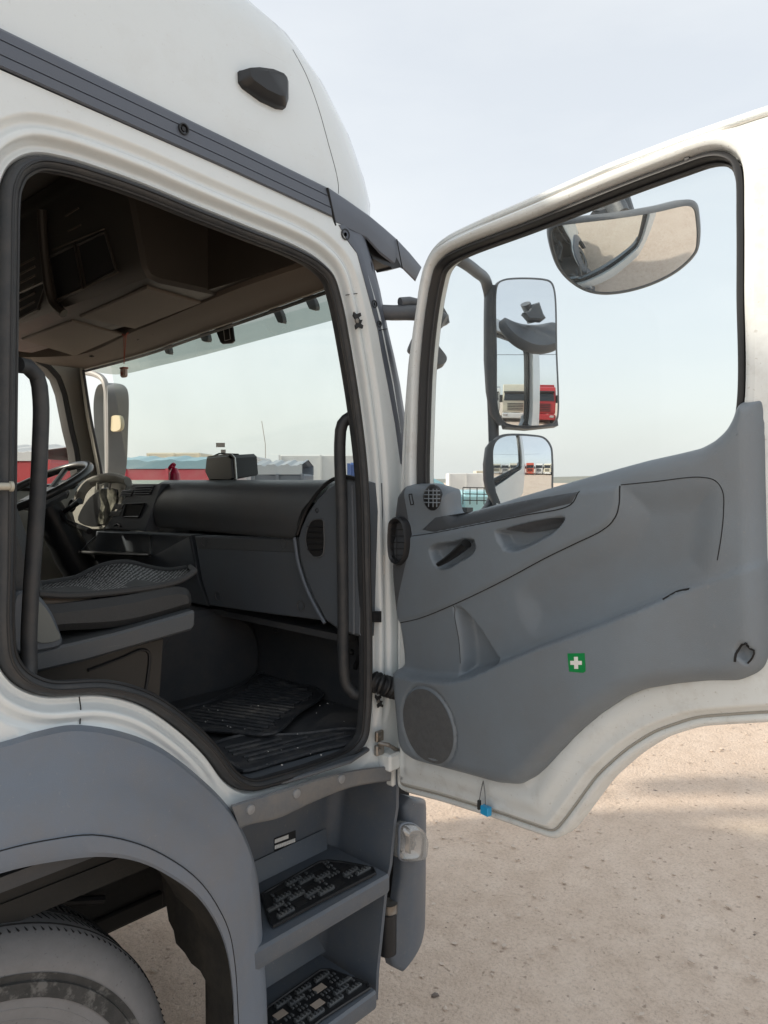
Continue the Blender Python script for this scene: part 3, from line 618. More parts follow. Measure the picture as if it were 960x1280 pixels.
# overhead console
con = [np.array([-.43, 2.42]), np.array([-.15, 2.42])]
g = G()
y0, y1 = .56, 2.1
pf = [(-.16, 2.432), (-.40, 2.432), (-.435, 2.440), (-.452, 2.465), (-.50, 2.70), (-.50, 2.82), (-.16, 2.82)]
g.prism([(x, y0, z) for x, z in dense([np.array(p) for p in pf], .03, True, False)], (0, y1 - y0, 0), .012); cons = g.out('overhead_console', BROWND, T, 40)
for q in ([(97, 397), (184, 359), (254, 379), (169, 412)], [(25, 425), (90, 401), (155, 419), (94, 446)]):
    P = np.array([onZ(*p, 2.424) for p in q]); P = P.mean(0) + (P - P.mean(0)) * .97
    G().prism(dense(P, .03, True, False), (0, 0, .012), .004).out('console_lid', BROWN, cons)
def onCon(px, py, o=0.): return onP(px, py, (-.476 - o, 0, 2.58), (.98, 0, .2))
for q in ([(98, 306), (132, 290), (146, 338), (108, 358)], [(62, 322), (94, 306), (104, 360), (72, 376)], [(22, 400), (48, 386), (60, 350), (24, 366)]):
    P = np.array([onCon(*p) for p in q])
    G().tube(dense(P, .01, True, False), .006, 6, True).out('compartment_rim', BROWND, cons); G().prism(P, (-.002, 0, 0)).out('compartment_recess', VOIDM, cons)
g = G()
for q in ([(82, 270), (98, 260)], [(85, 289), (101, 281)], [(66, 312), (130, 286)], [(106, 360), (148, 340)], [(72, 374), (104, 360)]):
    g.tube([onCon(*p, .004) for p in q], .003, 6)
for a in range(6): g.tube([onCon(25, 332 + a * 11, .002), onCon(44, 322 + a * 11, .002)], .004, 6)
g.out('console_trim_rib', BROWN, cons)
g = G(); g.tube(dense([onCon(52, 262, .01), onCon(56, 320, .012), onCon(66, 378, .012), onCon(80, 392, .0)], .02), .016, 10).out('console_divider', BROWND, cons)
# hanging ornament
hp = onZ(156, 417, 2.415); orn = thing('hanging_charm', 'small clear bead charm hanging on a red cord from the windscreen header', 'charm', tuple(hp + np.array([0, 0, -.18])))
bt = onP(155, 455, hp, (1, 0, 0)); g = G()
g.tube([hp + np.array([0, -.012, 0]), bt], .0016, 6); g.tube([hp + np.array([0, .006, 0]), bt], .0016, 6); g.tube([hp + np.array([0, .02, .0]), hp + np.array([0, .0, -.012]), hp + np.array([0, -.025, .0])], .003, 6); g.out('cord', CORD, orn)
g = G(); bc = onP(155, 466, hp, (1, 0, 0)); g.box(bc, (.02, .034, .036), bev=.006).out('bead', BEADM, orn)
g = G(); g.box(bc + np.array([0, 0, .018]), (.021, .03, .006)); g.box(bc + np.array([-.011, 0, -.004]), (.002, .012, .016)); g.out('bead_band', CORD, orn)

# ---- dashboard
dash = G()
ys = np.linspace(.16, 1.12, 24)
def dprof(y):
    return [(.24, 1.835), (.10, 1.846), (.0, 1.850), (-.05, 1.848), (-.085, 1.838), (-.105, 1.820), (-.117, 1.79), (-.118, 1.74), (-.108, 1.70), (-.098, 1.672), (-.085, 1.668)]
DP_ = dense([np.array(p) for p in dprof(0)], .010); y0f = lambda z: np.interp(z, [1.66, 1.69, 1.76, 1.82, 1.842, 1.85], [.315, .30, .255, .19, .14, .09])
rows = [[(x, y0f(z) + (1.12 - y0f(z)) * k, z) for x, z in DP_] for k in np.linspace(0, 1, 24)]
G().loft(rows).out('dashboard', DASH, T, 50); dash = bpy.data.objects['dashboard']
Xp = lambda x: (lambda a, b: onX(a, b, x))
glove = platep(dense([(243, 670), (310, 671.5), (372, 673), (377, 700), (388, 735), (405, 776), (340, 768), (262, 757), (252, 725)], 8, True, False), Xp(-.088), (.06, 0, 0), 'glove_box', DASHP, dash, .004)
platep([(244, 672), (371, 675), (374, 691), (248, 686)], Xp(-.0895), (.01, 0, 0), 'glove_box_band', DASH, glove, .002)
for px, py in [(255, 677), (354, 679), (272, 745), (376, 757)]:
    G().lathe(onX(px, py, -.0895), (-1, 0, 0), [(0, .017), (.002, .017), (.002, .014), (-.008, .012), (-.008, .006), (-.003, .005), (-.003, .0001)], 20).out('glove_box_clip', DASH, glove)
platep(dense([(120, 664), (238, 669), (248, 725), (260, 758), (230, 752), (190, 740), (150, 720), (118, 700)], 10, True, False), Xp(-.06), (.08, 0, 0), 'centre_console_panel', DASHP, dash, .004)
# slanted facet beside glove box
G().loft([[onX(182, 700, -.063), onX(236, 671, -.063)], [onX(200, 712, -.075), onX(240, 690, -.09)], [onX(215, 735, -.063), onX(246, 722, -.063)]]).out('console_facet', DASHP, dash)
# end panel with vent
endp = platep(dense([(450, 601), (436, 597), (424, 598), (410, 607), (395, 622), (383, 640), (375, 658), (371, 672), (374, 698), (381, 722), (392, 750), (406, 777), (424, 790), (452, 798), (457, 640), (456, 604)], 6, True, False), Xp(-.110), (.08, 0, 0), 'dashboard_end_panel', DASHP, T, .010)
endp.parent = dash; endp.matrix_parent_inverse = Matrix()
G().tube(dense([onX(*p, -.112) for p in [(450, 600), (432, 596), (415, 600), (398, 614), (382, 638), (371, 668)]], .01), .006, 8).out('end_panel_bead', BLACK, dash)
G().tube(dense([onX(*p, -.108) for p in [(368, 672), (373, 704), (383, 735), (395, 760), (406, 779)]], .01), .0055, 8).out('glove_box_edge_bead', mat('edge_bead_plastic', (.13, .15, .18), .5), dash)
vent = platep(dense([(384, 662), (390, 651), (404, 650.5), (405, 660), (405, 685), (403, 694), (392, 696), (385, 688), (382, 675)], 4, True), Xp(-.1115), (.01, 0, 0), 'air_vent', VOIDM, dash, .001)
for yy in (658, 665, 672, 679, 687): G().tube([onX(384, yy, -.113), onX(404, yy + .7, -.113)], .0016, 6).out('vent_slat', BLACK, vent)
G().tube(dense([onX(*p, -.112) for p in [(384, 662), (390, 651), (404, 650.5), (405, 660), (405, 685), (403, 694), (392, 696), (385, 688), (382, 675)]], .004, True), .0022, 6, True).out('vent_rim', DASH, vent)
G().lathe(onX(396, 638, -.112), (-1, 0, 0), [(0, .007), (.001, .006), (-.004, .004), (-.004, .0001)], 14).out('end_panel_cap', BLACK, dash)
G().tube([onX(440, 606, -.113), onX(442, 700, -.113), onX(442, 792, -.113)], .004, 6).out('end_panel_fold', DASHP, dash)
# centre stack facing the driver
G().box((.13, 1.6, 1.52), (.16, 1.0, .50), bev=.03).out('dashboard_body', DASH, dash)
stack = platep([(166, 605), (202, 605), (181, 664), (131, 661)], Xp(-.122), (.06, 0, 0), 'centre_stack', DASHP, dash, .004)
for q in ([(154, 613), (168, 612), (164, 620), (151, 620)], [(170, 608), (193, 607), (188, 618), (168, 618)]):
    P = np.array([onX(*p, -.124) for p in q]); v = G().prism(P, (.004, 0, 0)).out('stack_vent', VOIDM, stack)
    g = G()
    for k in (.1, .38, .66, .94): g.tube([P[0] + (P[3] - P[0]) * k + np.array([-.003, 0, 0]), P[1] + (P[2] - P[1]) * k + np.array([-.003, 0, 0])], .003, 6)
    g.out('stack_vent_slat', DASH, stack)
P = [(158, 630), (181, 629), (174, 646), (154, 646)]
platep(P, Xp(-.125), (.006, 0, 0), 'display', VOIDM, stack); G().tube(dense([onX(*p, -.126) for p in P], .02, True, False), .004, 6, True).out('display_rim', BLACK, stack)
for q in ([(143, 630), (155, 630), (152, 636), (140, 637)], [(139, 639), (151, 639), (149, 645), (136, 645)]): platep(q, Xp(-.125), (.006, 0, 0), 'switch', DASH, stack, .001)
G().tube([onX(143, 657, -.125), onX(147, 655, -.127), onX(151, 658, -.125)], .004, 6).out('stack_knob', BLACK, stack)
tray = G(); tp = [onX(99, 690, -.16), onX(120, 670, -.07), onX(188, 669, -.07), onX(188, 693, -.16)]
tray.tube([onX(100, 690, -.16), onX(140, 692.5, -.17), onX(187, 694, -.17)], .007, 8); tray.tube([onX(188, 694, -.17), onX(188, 671, -.10)], .005, 8); tray.tube([onX(100, 690, -.16), onX(118, 672, -.08)], .004, 8)
tray.loft([[onX(100, 692, -.16), onX(188, 695, -.17)], [onX(110, 688, -.06), onX(188, 690, -.06)]]); tray.out('storage_tray', BLACK, dash)
platep([(168, 732), (176, 732), (176, 725), (168, 725)], Xp(-.07), (.01, 0, 0), 'console_socket', BLACK, dash)
g = G().lathe(onX(171, 709, -.066), (-1, 0, 0), [(0, .02), (.006, .02), (.008, .016), (.002, .012), (.002, .0001)], 18).out('lighter_socket', BLACK, dash)
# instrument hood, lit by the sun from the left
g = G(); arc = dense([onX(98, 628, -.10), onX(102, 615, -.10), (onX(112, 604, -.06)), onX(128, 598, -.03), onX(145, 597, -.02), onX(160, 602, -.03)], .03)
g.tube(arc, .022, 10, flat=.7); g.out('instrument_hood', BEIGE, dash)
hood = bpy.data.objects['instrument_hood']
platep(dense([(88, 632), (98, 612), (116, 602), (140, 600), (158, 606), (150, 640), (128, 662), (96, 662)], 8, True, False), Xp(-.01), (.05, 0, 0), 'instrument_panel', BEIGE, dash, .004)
platep(dense([(97, 650), (104, 632), (116, 618), (132, 611), (146, 612), (144, 628), (132, 648), (125, 657), (104, 656)], 6, True), Xp(-.014), (.01, 0, 0), 'instrument_glass', BLACK, dash, .002)
platep(dense([(122, 655), (126, 630), (124, 612), (140, 611), (146, 622), (136, 645), (130, 656)], 6, True), Xp(-.018), (.01, 0, 0), 'instrument_facet', mat('instrument_lens', (.35, .34, .28), .25, col2=(.12, .12, .1), nscale=30, namt=1), dash, .002)
for q in (122, 134, 149): G().tube([onX(q - 12, 612, -.045), onX(q - 12, 604, -.045)], .006, 6).out('hood_rib', BEIGE, hood)
for px, py, r in ((92, 632, .03), (84, 618, .02)): G().lathe(onX(px, py, -.12), (-1, 0, .3), [(0, r), (.01, r), (.015, r * .8), (.005, r * .7), (.005, .0001)], 20).out('dash_knob', BLACK, dash)
# steering wheel
swc = np.array([-.285, 1.75, 1.815]); th = math.radians(27); ux = np.array([math.cos(th), 0, math.sin(th)]); uy = np.array([0, 1, 0]); un = np.cross(ux, uy)
ring = [swc + .225 * (math.cos(a) * ux + math.sin(a) * uy) for a in np.linspace(0, 2 * math.pi, 60, endpoint=False)]
sw = G().tube(ring, .0165, 12, True).out('steering_wheel', mat('steering_rim', (.04, .04, .04), .3), T)
hub = swc - un * .05 * (1 if un[2] > 0 else -1)
G().box(hub, (.16, .2, .05), rot=np.stack([ux, uy, un], 1), bev=.02).out('hub', DASH, sw)
g = G()
for a in (.5, -.5, 2.6, -2.6): g.tube([hub, swc + .22 * (math.cos(a) * ux + math.sin(a) * uy)], .012, 8)
g.out('spoke', DASH, sw)
g = G(); g.tube([hub, hub + np.array([.12, 0, -.25]), (.05, 1.75, 1.2)], [.06, .075, .07], 16).out('steering_column', BLACK, T)
for k, (p, q) in enumerate([((80, 640), (100, 626)), ((84, 652), (112, 664))]): G().tube([hub + np.array([.05, -.05, -.05]), onX(*p, -.2), onX(*q, -.2)], [.012, .010, .013], 8).out('column_stalk', BLACK, sw)
# ---- engine tunnel, firewall, floor mats
platep(dense([(203, 800), (240, 768), (265, 763), (292, 766), (318, 781), (324, 842), (262, 882), (217, 890), (196, 880)], 8, True), Y(.82), (0, .6, 0), 'engine_tunnel', TUNNEL, T, .02)
g = G(); g.box((.17, .5, 1.42), (.03, 1.3, .7)); g.box((.06, .5, 1.375), (.2, .7, .02)); g.box((.1, .08, 1.5), (.16, .1, .9)); g.out('firewall', TUNNEL, T)
g = G()
for px, py in ((345, 787), (386, 786), (440, 815)): g.lathe(onX(px, py, .0), (-1, 0, 0), [(0, .01), (.008, .008), (.012, .0001)], 10)
g.tube([onX(330, 781, .0), onX(375, 786, .0), onX(400, 790, .0)], .006, 6); g.tube([onX(447, 790, -.02), onX(452, 815, -.01), onX(444, 835, .0)], .008, 8); g.out('wiring_clip', BLACK, T)
fm = thing('floor_mat', 'ribbed black rubber mat on the cab floor at the foot of the open doorway', 'floor mat', (-.2, .45, 1.095))
def matpiece(pxs, z, dirx, n, off=0.):
    P = np.array([onZ(a, b, z) for a, b in pxs]); L = dense(P[:, :2], .02, True); g = G()
    g.prism(np.stack([L[:, 0], L[:, 1], L[:, 0] * 0 + z], -1), (0, 0, -.008), .003); o = g.out('mat_sheet', MATR, fm)
    d = np.array(dirx) / np.linalg.norm(dirx); e = np.array([-d[1], d[0]]); Li = offset2(L, -.03); c = Li.mean(0); g = G()
    for k in np.linspace(-.6, .6, n):
        t = np.linspace(-.8, .8, 90); Q = c + d * t[:, None] + e * k + e * (.012 * np.sin(t * 7))[:, None]; m = inside(Q, Li)
        if m.sum() > 4:
            q = Q[m]; g.tube(np.stack([q[:, 0], q[:, 1], q[:, 0] * 0 + z + .001], -1), .0055, 5, flat=1)
    g.out('mat_rib', MATR, fm); g = G(); g.tube(np.stack([L[:, 0], L[:, 1], L[:, 0] * 0 + z + .002], -1), .006, 6, True).out('mat_rim', MATR, fm)
matpiece([(215, 893), (262, 878), (300, 858), (328, 842), (370, 852), (403, 868), (372, 892), (338, 918), (290, 915), (245, 910)], 1.118, (.3, -1), 44)
matpiece([(262, 935), (300, 921), (340, 920), (380, 918), (430, 912), (454, 914), (448, 926), (400, 938), (350, 952), (305, 964), (290, 955)], 1.108, (1, -.25), 40)
platep(dense([(300, 968), (370, 950), (450, 927), (462, 935), (440, 950), (360, 975), (315, 985)], 10, True, False), lambda a, b: onZ(a, b, 1.10), (0, 0, -.01), 'sill_plate', DASHP, T, .003)
g = G()
for k in np.linspace(0, 1, 26): q = onZ(300 + 150 * k, 962 - 40 * k, 1.103); g.box(q, (.009, .009, .004))
g.out('sill_stud', BLACK, T)
g = G()
for i in range(26):
    px, py = RNG.uniform(240, 440), RNG.uniform(875, 960); q = onZ(px, py, 1.125); s = RNG.uniform(.0007, .0022); g.box(q, (s, s * 2, s))
o = g.out('floor_grit', WSTK); o['kind'] = 'stuff'; tag(o, 'tiny pale crumbs lying on the rubber floor mat', 'grit')
# ---- grab handles
gh = dense([onY(22, 456, .045), onY(34, 458, .06), (onY(46, 470, .07)), onY(51, 500, .07), onY(50, 560, .07), onY(46, 640, .07), (onY(40, 720, .07)), onY(36, 800, .07), onY(36, 842, .06), onY(30, 860, .04)], .02)
G().tube(gh, .0155, 14).out('grab_handle', SEAL, T)
gh = dense([onY(449, 519, .04), onY(438, 521, .06), onY(428, 530, .075), onY(425, 550, .08), onY(427, 640, .08), onY(429, 760, .08), onY(430, 840, .08), onY(434, 858, .075), onY(443, 867, .06), onY(456, 869, .03)], .02)
G().tube(gh, .0165, 14).out('grab_handle', SEAL, T)
g = G(); g.tube([onY(-14, 608, -.01), onY(14, 608, -.012), onY(16, 608, -.012)], [.0070, .0070, .004], 14); g.tube([onY(12, 608, -.012), onY(16, 608, -.012)], .0095, 16); g.out('door_striker', mat('striker_metal', (.45, .43, .36), .5, .3), T)
# ---- passenger seat
seat = platep(dense([(44, 760), (78, 756), (156, 746), (225, 734), (240, 738), (244, 750), (242, 760), (228, 765), (156, 784), (78, 790), (56, 793), (44, 792)], 6, True), Y(.22), (0, .46, 0), 'passenger_seat', LEATH, T, .018)
platep([(40, 816), (150, 790), (243, 763), (244.5, 781), (240, 788), (109, 826), (40, 842)], Y(.20), (0, .50, 0), 'seat_base', DASH, seat, .006)
platep([(44, 838), (205, 796), (200, 880), (120, 872), (44, 850)], Y(.27), (0, .4, 0), 'seat_pedestal', BROWND, seat, .006)
G().tube(dense([onY(110, 838, .268), onY(150, 823, .268), onY(178, 812, .268), onY(186, 816, .268), onY(184, 850, .268), onY(180, 872, .268)], .01), .004, 6).out('pedestal_seam', BLACK, seat)
platep(dense([(-30, 600), (12, 600), (30, 640), (50, 700), (56, 740), (60, 770), (20, 800), (-40, 800)], 12, True, False), Y(.24), (0, .46, 0), 'backrest', LEATH, seat, .03)
platep(dense([(20, 742), (45, 742), (62, 760), (74, 785), (78, 806), (40, 816), (20, 815)], 6, True), Y(.195), (0, .03, 0), 'recliner_cover', DASHP, seat, .006)
platep(dense([(45, 750), (60, 764), (70, 784), (76, 798), (46, 802)], 6, True), Y(.192), (0, .004, 0), 'recliner_cap', mat('grey_green_plastic', (.16, .17, .16), .5), seat, .001)
bc_ = thing('seat_cushion_cover', 'curled black mesh cushion with open weave lying on the passenger seat', 'cushion', tuple(onY(150, 740, .4)))
MESHM = mat('mesh_with_hole_light', (.03, .03, .03), .6)
def weave(m):  # pale dots in the base colour stand for light through the holes
    t = m.node_tree; b = t.nodes['Principled BSDF']; tcn = t.nodes.new('ShaderNodeTexCoord'); mp = t.nodes.new('ShaderNodeMapping'); mp.inputs['Rotation'].default_value = (0, 0, .78); mp.inputs['Scale'].default_value = (110, 110, 0)
    v = t.nodes.new('ShaderNodeTexVoronoi'); v.inputs['Scale'].default_value = 1.; v.inputs['Randomness'].default_value = .25; r = t.nodes.new('ShaderNodeValToRGB'); r.color_ramp.elements[0].position = .28; r.color_ramp.elements[0].color = (.45, .45, .45, 1); r.color_ramp.elements[1].position = .36; r.color_ramp.elements[1].color = (.02, .02, .02, 1)
    t.links.new(tcn.outputs['Object'], mp.inputs[0]); t.links.new(mp.outputs[0], v.inputs['Vector']); t.links.new(v.outputs['Distance'], r.inputs[0]); t.links.new(r.outputs[0], b.inputs['Base Color'])
weave(MESHM)
nr = dense([onY(*p, .24) for p in [(48, 742), (80, 744), (110, 743), (160, 738), (205, 731), (230, 723), (243, 714)]], .015)
fr = dense([onY(*p, .55) for p in [(48, 731), (72, 727), (96, 722), (112, 714), (132, 706), (160, 703), (185, 709), (210, 713), (238, 709)]], .015); m = 40
nr = nr[np.linspace(0, len(nr) - 1, m).astype(int)]; fr = fr[np.linspace(0, len(fr) - 1, m).astype(int)]
G().loft([nr * (1 - k) + fr * k + np.array([0, 0, -.02 * math.sin(k * math.pi)]) for k in np.linspace(0, 1, 9)]).out('mesh_panel', MESHM, bc_)
g = G(); g.tube(np.concatenate([nr, fr[::-1]]), .0085, 8, True).out('piping', LEATH, bc_)
G().tube([nr[2] + np.array([0, .02, -.02]), nr[14] + np.array([0, .02, -.022])], .012, 8, flat=1).out('foam_edge', BROWN, bc_)

# ---- things on the dashboard
spk = thing('dashboard_speaker', 'black tapered speaker box with a silver rim standing on top of the dashboard', 'speaker', tuple(onX(282, 600, .02)))
fA = np.array([onX(*p, .0) for p in [(258, 573), (288, 569), (292, 598), (262, 599)]]); fB = np.array([onX(*p, .10) for p in [(264, 571), (300, 569), (307, 598), (268, 598)]])
fC = fA.copy(); g = G()
FA = dense([onX(*p, .0) for p in [(259, 572), (287, 569), (291, 573), (293, 598), (290, 600), (262, 600), (257, 590)]], .01, True, False); FB = FA.mean(0) + (FA - FA.mean(0)) * .9 + np.array([.10, -.015, .012])
g.loft([FA.mean(0) + (FA - FA.mean(0)) * .02 + np.array([-.006, 0, 0]), FA.mean(0) + (FA - FA.mean(0)) * .93 + np.array([-.006, 0, 0]), FA, FB, FB.mean(0) + (FB - FB.mean(0)) * .05], cv=True); g.out('speaker_box', mat('satin_black', (.007, .007, .008), .3), spk, 22)
FAs = FA.mean(0) + (FA - FA.mean(0)) * 1.03; k = [i for i, p in enumerate(FAs) if True]
G().tube(FAs + np.array([.006, 0, 0]), .0045, 6, True).out('silver_rim', mat('satin_silver', (.55, .55, .52), .35, .6), spk)
g = G()
for k in (.2, .4, .6, .8):
    a, b = onX(289, 571 + 27 * k, .0), onX(289, 571 + 27 * k, .0) + np.array([.10, -.018, .008]); g.tube([a, b], .002, 5)
g.out('grille_bar', DASH, spk)
g = G(); g.tube([onX(263, 572, .05), onX(274, 567, .05), onX(298, 568, .05)], .003, 6).out('speaker_bracket', BLACK, spk)
tg = platep([(270, 553.5), (281, 553.5), (281, 559), (270, 559)], Xp(.25), (.001, 0, 0), 'windscreen_tag', WSTK, T); platep([(276, 562), (282, 562), (282, 568), (276, 568)], Xp(.25), (.001, 0, 0), 'windscreen_tag', WSTK, T)
btl = thing('figurine', 'small pink-red figurine with a tilted disc standing on top of the dashboard', 'figurine', tuple(onX(218, 602, .05)))
b0_ = onX(218, 601, .05); G().lathe(b0_, (0, 0, 1), [(0, .02), (.002, .022), (.03, .021), (.036, .016), (.05, .013), (.056, .0001)], 20).out('base', REDPL, btl)
g = G(); g.lathe(onX(215, 583, .05), (-.3, .5, .5), [(-.004, .0001), (-.004, .018), (.004, .018), (.004, .0001)], 20).out('disc', REDPL, btl); G().tube([b0_ + np.array([0, 0, .04]), onX(214, 585, .05)], .006, 8).out('stem', REDPL, btl)

# ---- sun visor outside the windscreen, and brackets
vz0 = [onX(*p, .33) for p in [(107, 458), (118, 464), (149, 468), (200, 457), (250, 445), (340, 421), (424, 398), (470, 384)]]
lo3 = dense(vz0, .05); up3 = lo3 + np.array([-.14, 0, .22]); mid3 = lo3 + np.array([-.03, 0, .13])
vis = G().loft([lo3, mid3, up3]).out('sun_visor', VISG, T)
for px, py, s in ((205, 437, .8), (250, 421, 1.2), (345, 398, 1.), (384, 381, 1.3)):
    q = np.array(onX(px, py, .22)); platep(dense([(px - 14, py - 18), (px + 2 * s, py - 14), (px + 8 * s, py - 2), (px + 8 * s, py + 6), (px + 2, py + 5), (px - 3, py - 6), (px - 12, py - 12)], 5, True), Xp(.26), (.02, 0, 0), 'visor_bracket', HOUS, vis, .002)
platep(dense([(268, 410), (289, 404), (292, 426), (289, 429), (278, 430), (275, 428)], 5, True, False), Xp(.18), (.01, 0, 0), 'screen_sensor', BLACK, T, .002)
G().tube(dense([onX(*p, .178) for p in [(279, 409), (286, 407), (288, 424), (281, 426)]], .02, True, False), .001, 5, True).out('sensor_outline', WSTK, T)

# ---- steps below the door
sb = G()
xL, xR = -.56, -.005
def Q4(a, b, c, d): return [[a, b], [d, c]]
backY = .21
g = G()
g.loft(Q4((xL, backY, .72), (xL, backY, 1.04), (-.06, backY, 1.04), (-.06, backY, .72))); g.loft(Q4((-.50, backY, .38), (-.50, backY, .72), (-.06, backY, .72), (-.06, backY, .38)))
rc = [(-.06 + .05 * math.sin(a), backY - .05 * (1 - math.cos(a))) for a in np.linspace(0, 1.3, 8)] + [(.0, .02), (.004, -.015), (.012, -.018), (.02, -.01), (.022, .1)]
top = [(x, y, 1.035) for x, y in rc]; def_ = lambda z, s: [(x + s, y, z) for x, y in rc]
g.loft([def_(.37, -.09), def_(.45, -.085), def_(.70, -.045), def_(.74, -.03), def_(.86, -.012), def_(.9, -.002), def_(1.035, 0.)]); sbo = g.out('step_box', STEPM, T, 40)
rg = [onX(px, py, xL) for px, py in [(204, 1080), (204, 1096), (208, 1118), (213, 1150), (219, 1162), (222, 1178), (233, 1190), (241, 1203), (252, 1212), (262, 1230), (281, 1246), (287, 1262), (292, 1268), (292, 1205), (285, 1165), (266, 1125), (236, 1092)]]
G().prism(rg, (-.005, 0, 0)).out('arch_mud_flap', LINER, T)
G().loft([[(-.50, -.03, .40), (-.50, backY, .40)], [(-.50, -.03, .74), (-.50, backY, .74)]]).out('step_side_wall', LINER, sbo)
def shelf(z, pxs, name):
    f = G(); xL = -.56 if z > .6 else -.50
    pf = [(-.045, z - .055), (-.050, z - .045), (-.050, z - .008), (-.044, z - .001), (.0, z), (backY + .0, z), (backY, z + .05)]
    xr = onY(480, 1093, -.03)[0] if z > .6 else onY(464, 1236, -.03)[0]
    f.loft([[(xL, y, zz) for y, zz in pf], [(xr, y, zz) for y, zz in pf]]); f.loft([[(xL, -.045, z - .055), (xL, backY, z - .03)], [(xr, -.045, z - .055), (xr, backY, z - .03)]])
    f.loft([[(xL, backY - .03, z + .001), (xL, backY - .004, z + .05)], [(-.09, backY - .03, z + .001), (-.07, backY - .004, z + .05)]])
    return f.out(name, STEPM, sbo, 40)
shelf(.742, None, 'step_shelf'); shelf(.432, None, 'step_shelf')
def tread(pxs, z, light):
    P = np.array([onZ(a, b, z) for a, b in pxs])[:, :2]; L = dense(P, .012, True, False); t = G().prism(np.stack([L[:, 0], L[:, 1], L[:, 0] * 0 + z], -1), (0, 0, -.006), .003).out('step_tread', BLACK, sbo)
    mn, mx = L.min(0), L.max(0); g = G(); hl = G(); Li = offset2(L, -.016); rows = 8; holes = []
    hs = [((.28, .30), 0), ((.28, .66), 0), ((.52, .48), 0), ((.52, .84), 0), ((.74, .30), 0), ((.76, .66), 0)] if not light else [((.35, .35), 0), ((.35, .72), 0), ((.6, .25), 0), ((.62, .6), 0)]
    Hc = [np.array([mn[0] + (mx[0] - mn[0]) * fx, mn[1] + (mx[1] - mn[1]) * (1 - fy)]) for (fy, fx), _ in hs]
    for r in range(rows):
        y = mn[1] + (mx[1] - mn[1]) * (r + .6) / rows
        x = mn[0] + (r % 2) * .03
        while x < mx[0]:
            xs = np.arange(x, x + .055, .0115)
            for q in xs:
                p = np.array([[q, y]])
                if inside(p, Li)[0] and all(abs(q - h[0]) > .024 or abs(y - h[1]) > .017 for h in Hc):
                    g.box((q, y, z + .0075), (.0055, .011, .005), bev=.001)
            if inside(np.array([[x + .025, y]]), Li)[0] and all(abs(x + .025 - h[0]) > .045 or abs(y - h[1]) > .017 for h in Hc): g.box((x + .024, y, z + .002), (.054, .013, .008), bev=.002)
            x += .07
    mo_ = mat('pale_step_opening', (.42, .35, .29), .9) if light else VOIDM
    for h in Hc: G().box((h[0], h[1], z + .0006), (.036, .024, .0016), bev=.0006).out('tread_opening', mo_, sbo)
    g.out('tread_tooth', mat('worn_tread_plastic', (.07, .077, .085), .5, col2=(.11, .108, .10), nscale=30), sbo)['kind'] = 'stuff'
    G().tube(np.stack([L[:, 0], L[:, 1], L[:, 0] * 0 + z], -1), .004, 6, True).out('tread_rim', BLACK, sbo)
tread([(327, 1118), (338, 1152), (342, 1158), (400, 1127), (469, 1092), (466, 1085), (430, 1078), (410, 1076), (398, 1078)], .750, False)
tread([(331, 1262), (331, 1330), (370, 1300), (400, 1275), (432, 1254), (462, 1235), (459, 1229), (430, 1219), (412, 1212), (400, 1213)], .440, True)
# dirty rail above the steps, with screws
up_ = [(289, 1006), (311, 999), (350, 988), (405, 971), (445, 962), (488, 957)]; dn_ = [(300, 1036), (315, 1030), (350, 1022), (395, 1001), (440, 984), (488, 976)]
rows = []
for (a, b), (c, d) in zip(up_, dn_):
    rows.append([onY(a, b, .01), onY(a, b, -.022), onY(a + (c - a) * .1, b + (d - b) * .1, -.027), onY(c - (c - a) * .08, d - (d - b) * .08, -.025), onY(c, d, -.018), onY(c, d, .03)])
G().loft(resample_rows(np.array(rows), 30)).out('step_rail', DIRTYM, sbo, 40)
for px, py in [(313.5, 1012), (371, 992), (427, 974)]: disc(onY(px, py, -.0285), (0, -1, 0), .012, .005, 'rail_screw', mat('dusty_screw', (.26, .27, .28), .5, .2), sbo)
# printed label on the back of the upper step
P = [(343, 1048), (369.5, 1038), (370, 1053), (343, 1064)]
lab = platep(P, Y(backY - .002), (0, .001, 0), 'step_label', BLACK, sbo)
g = G()
for (a, b, c, d, n) in ((343.5, 1052, 361, 1045.5, 9), (343.5, 1059.5, 369.5, 1050, 12)):
    for k in range(n):
        t = k / n; t2 = t + .82 / n; h = 4.6
        q = [(a + (c - a) * t, b + (d - b) * t - h / 2), (a + (c - a) * t2, b + (d - b) * t2 - h / 2), (a + (c - a) * t2, b + (d - b) * t2 + h / 2), (a + (c - a) * t, b + (d - b) * t + h / 2)]
        g.prism([onY(*p, backY - .0035) for p in q], (0, .001, 0))
g.out('label_print', WSTK, sbo)
# ---- front corner panel with indicator lamp
cpl = dense([xzS(*p, -.02) for p in [(516, 998), (541, 1003), (544.5, 1012), (544.5, 1110), (543.5, 1163), (532, 1184), (505, 1216), (498, 1213), (493, 1191), (501, 1150), (507, 1100), (509, 1040), (510, 1012)]], .008, True, False)
for _ in range(0): cpl = (np.roll(cpl, 1, 0) + cpl * 2 + np.roll(cpl, -1, 0)) / 4
crs = np.array([xzS(*p, -.02) for p in [(507, 1214), (512, 1160), (515, 1110), (517, 1060), (517, 1020), (521, 1000)]])
def cp_h(X, Z):
    e = sdl(X, Z, cpl); cx = np.interp(Z, crs[:, 1], crs[:, 0]); x0 = xzS(545, 1100, -.02)[0]
    return .022 - .012 * (1 - np.sqrt(np.clip(1 - (1 - np.clip(e / .012, 0, 1)) ** 2, 0, 1))) - .022 * ss(0, .045, cx - X) - .05 * np.clip((X - cx) / (x0 - cx + .01), 0, 1.2) ** 2.2
relief2('front_corner_panel', cpl, [], S3, cp_h, .012, STEPM, T, depth=.03, rw=.015)
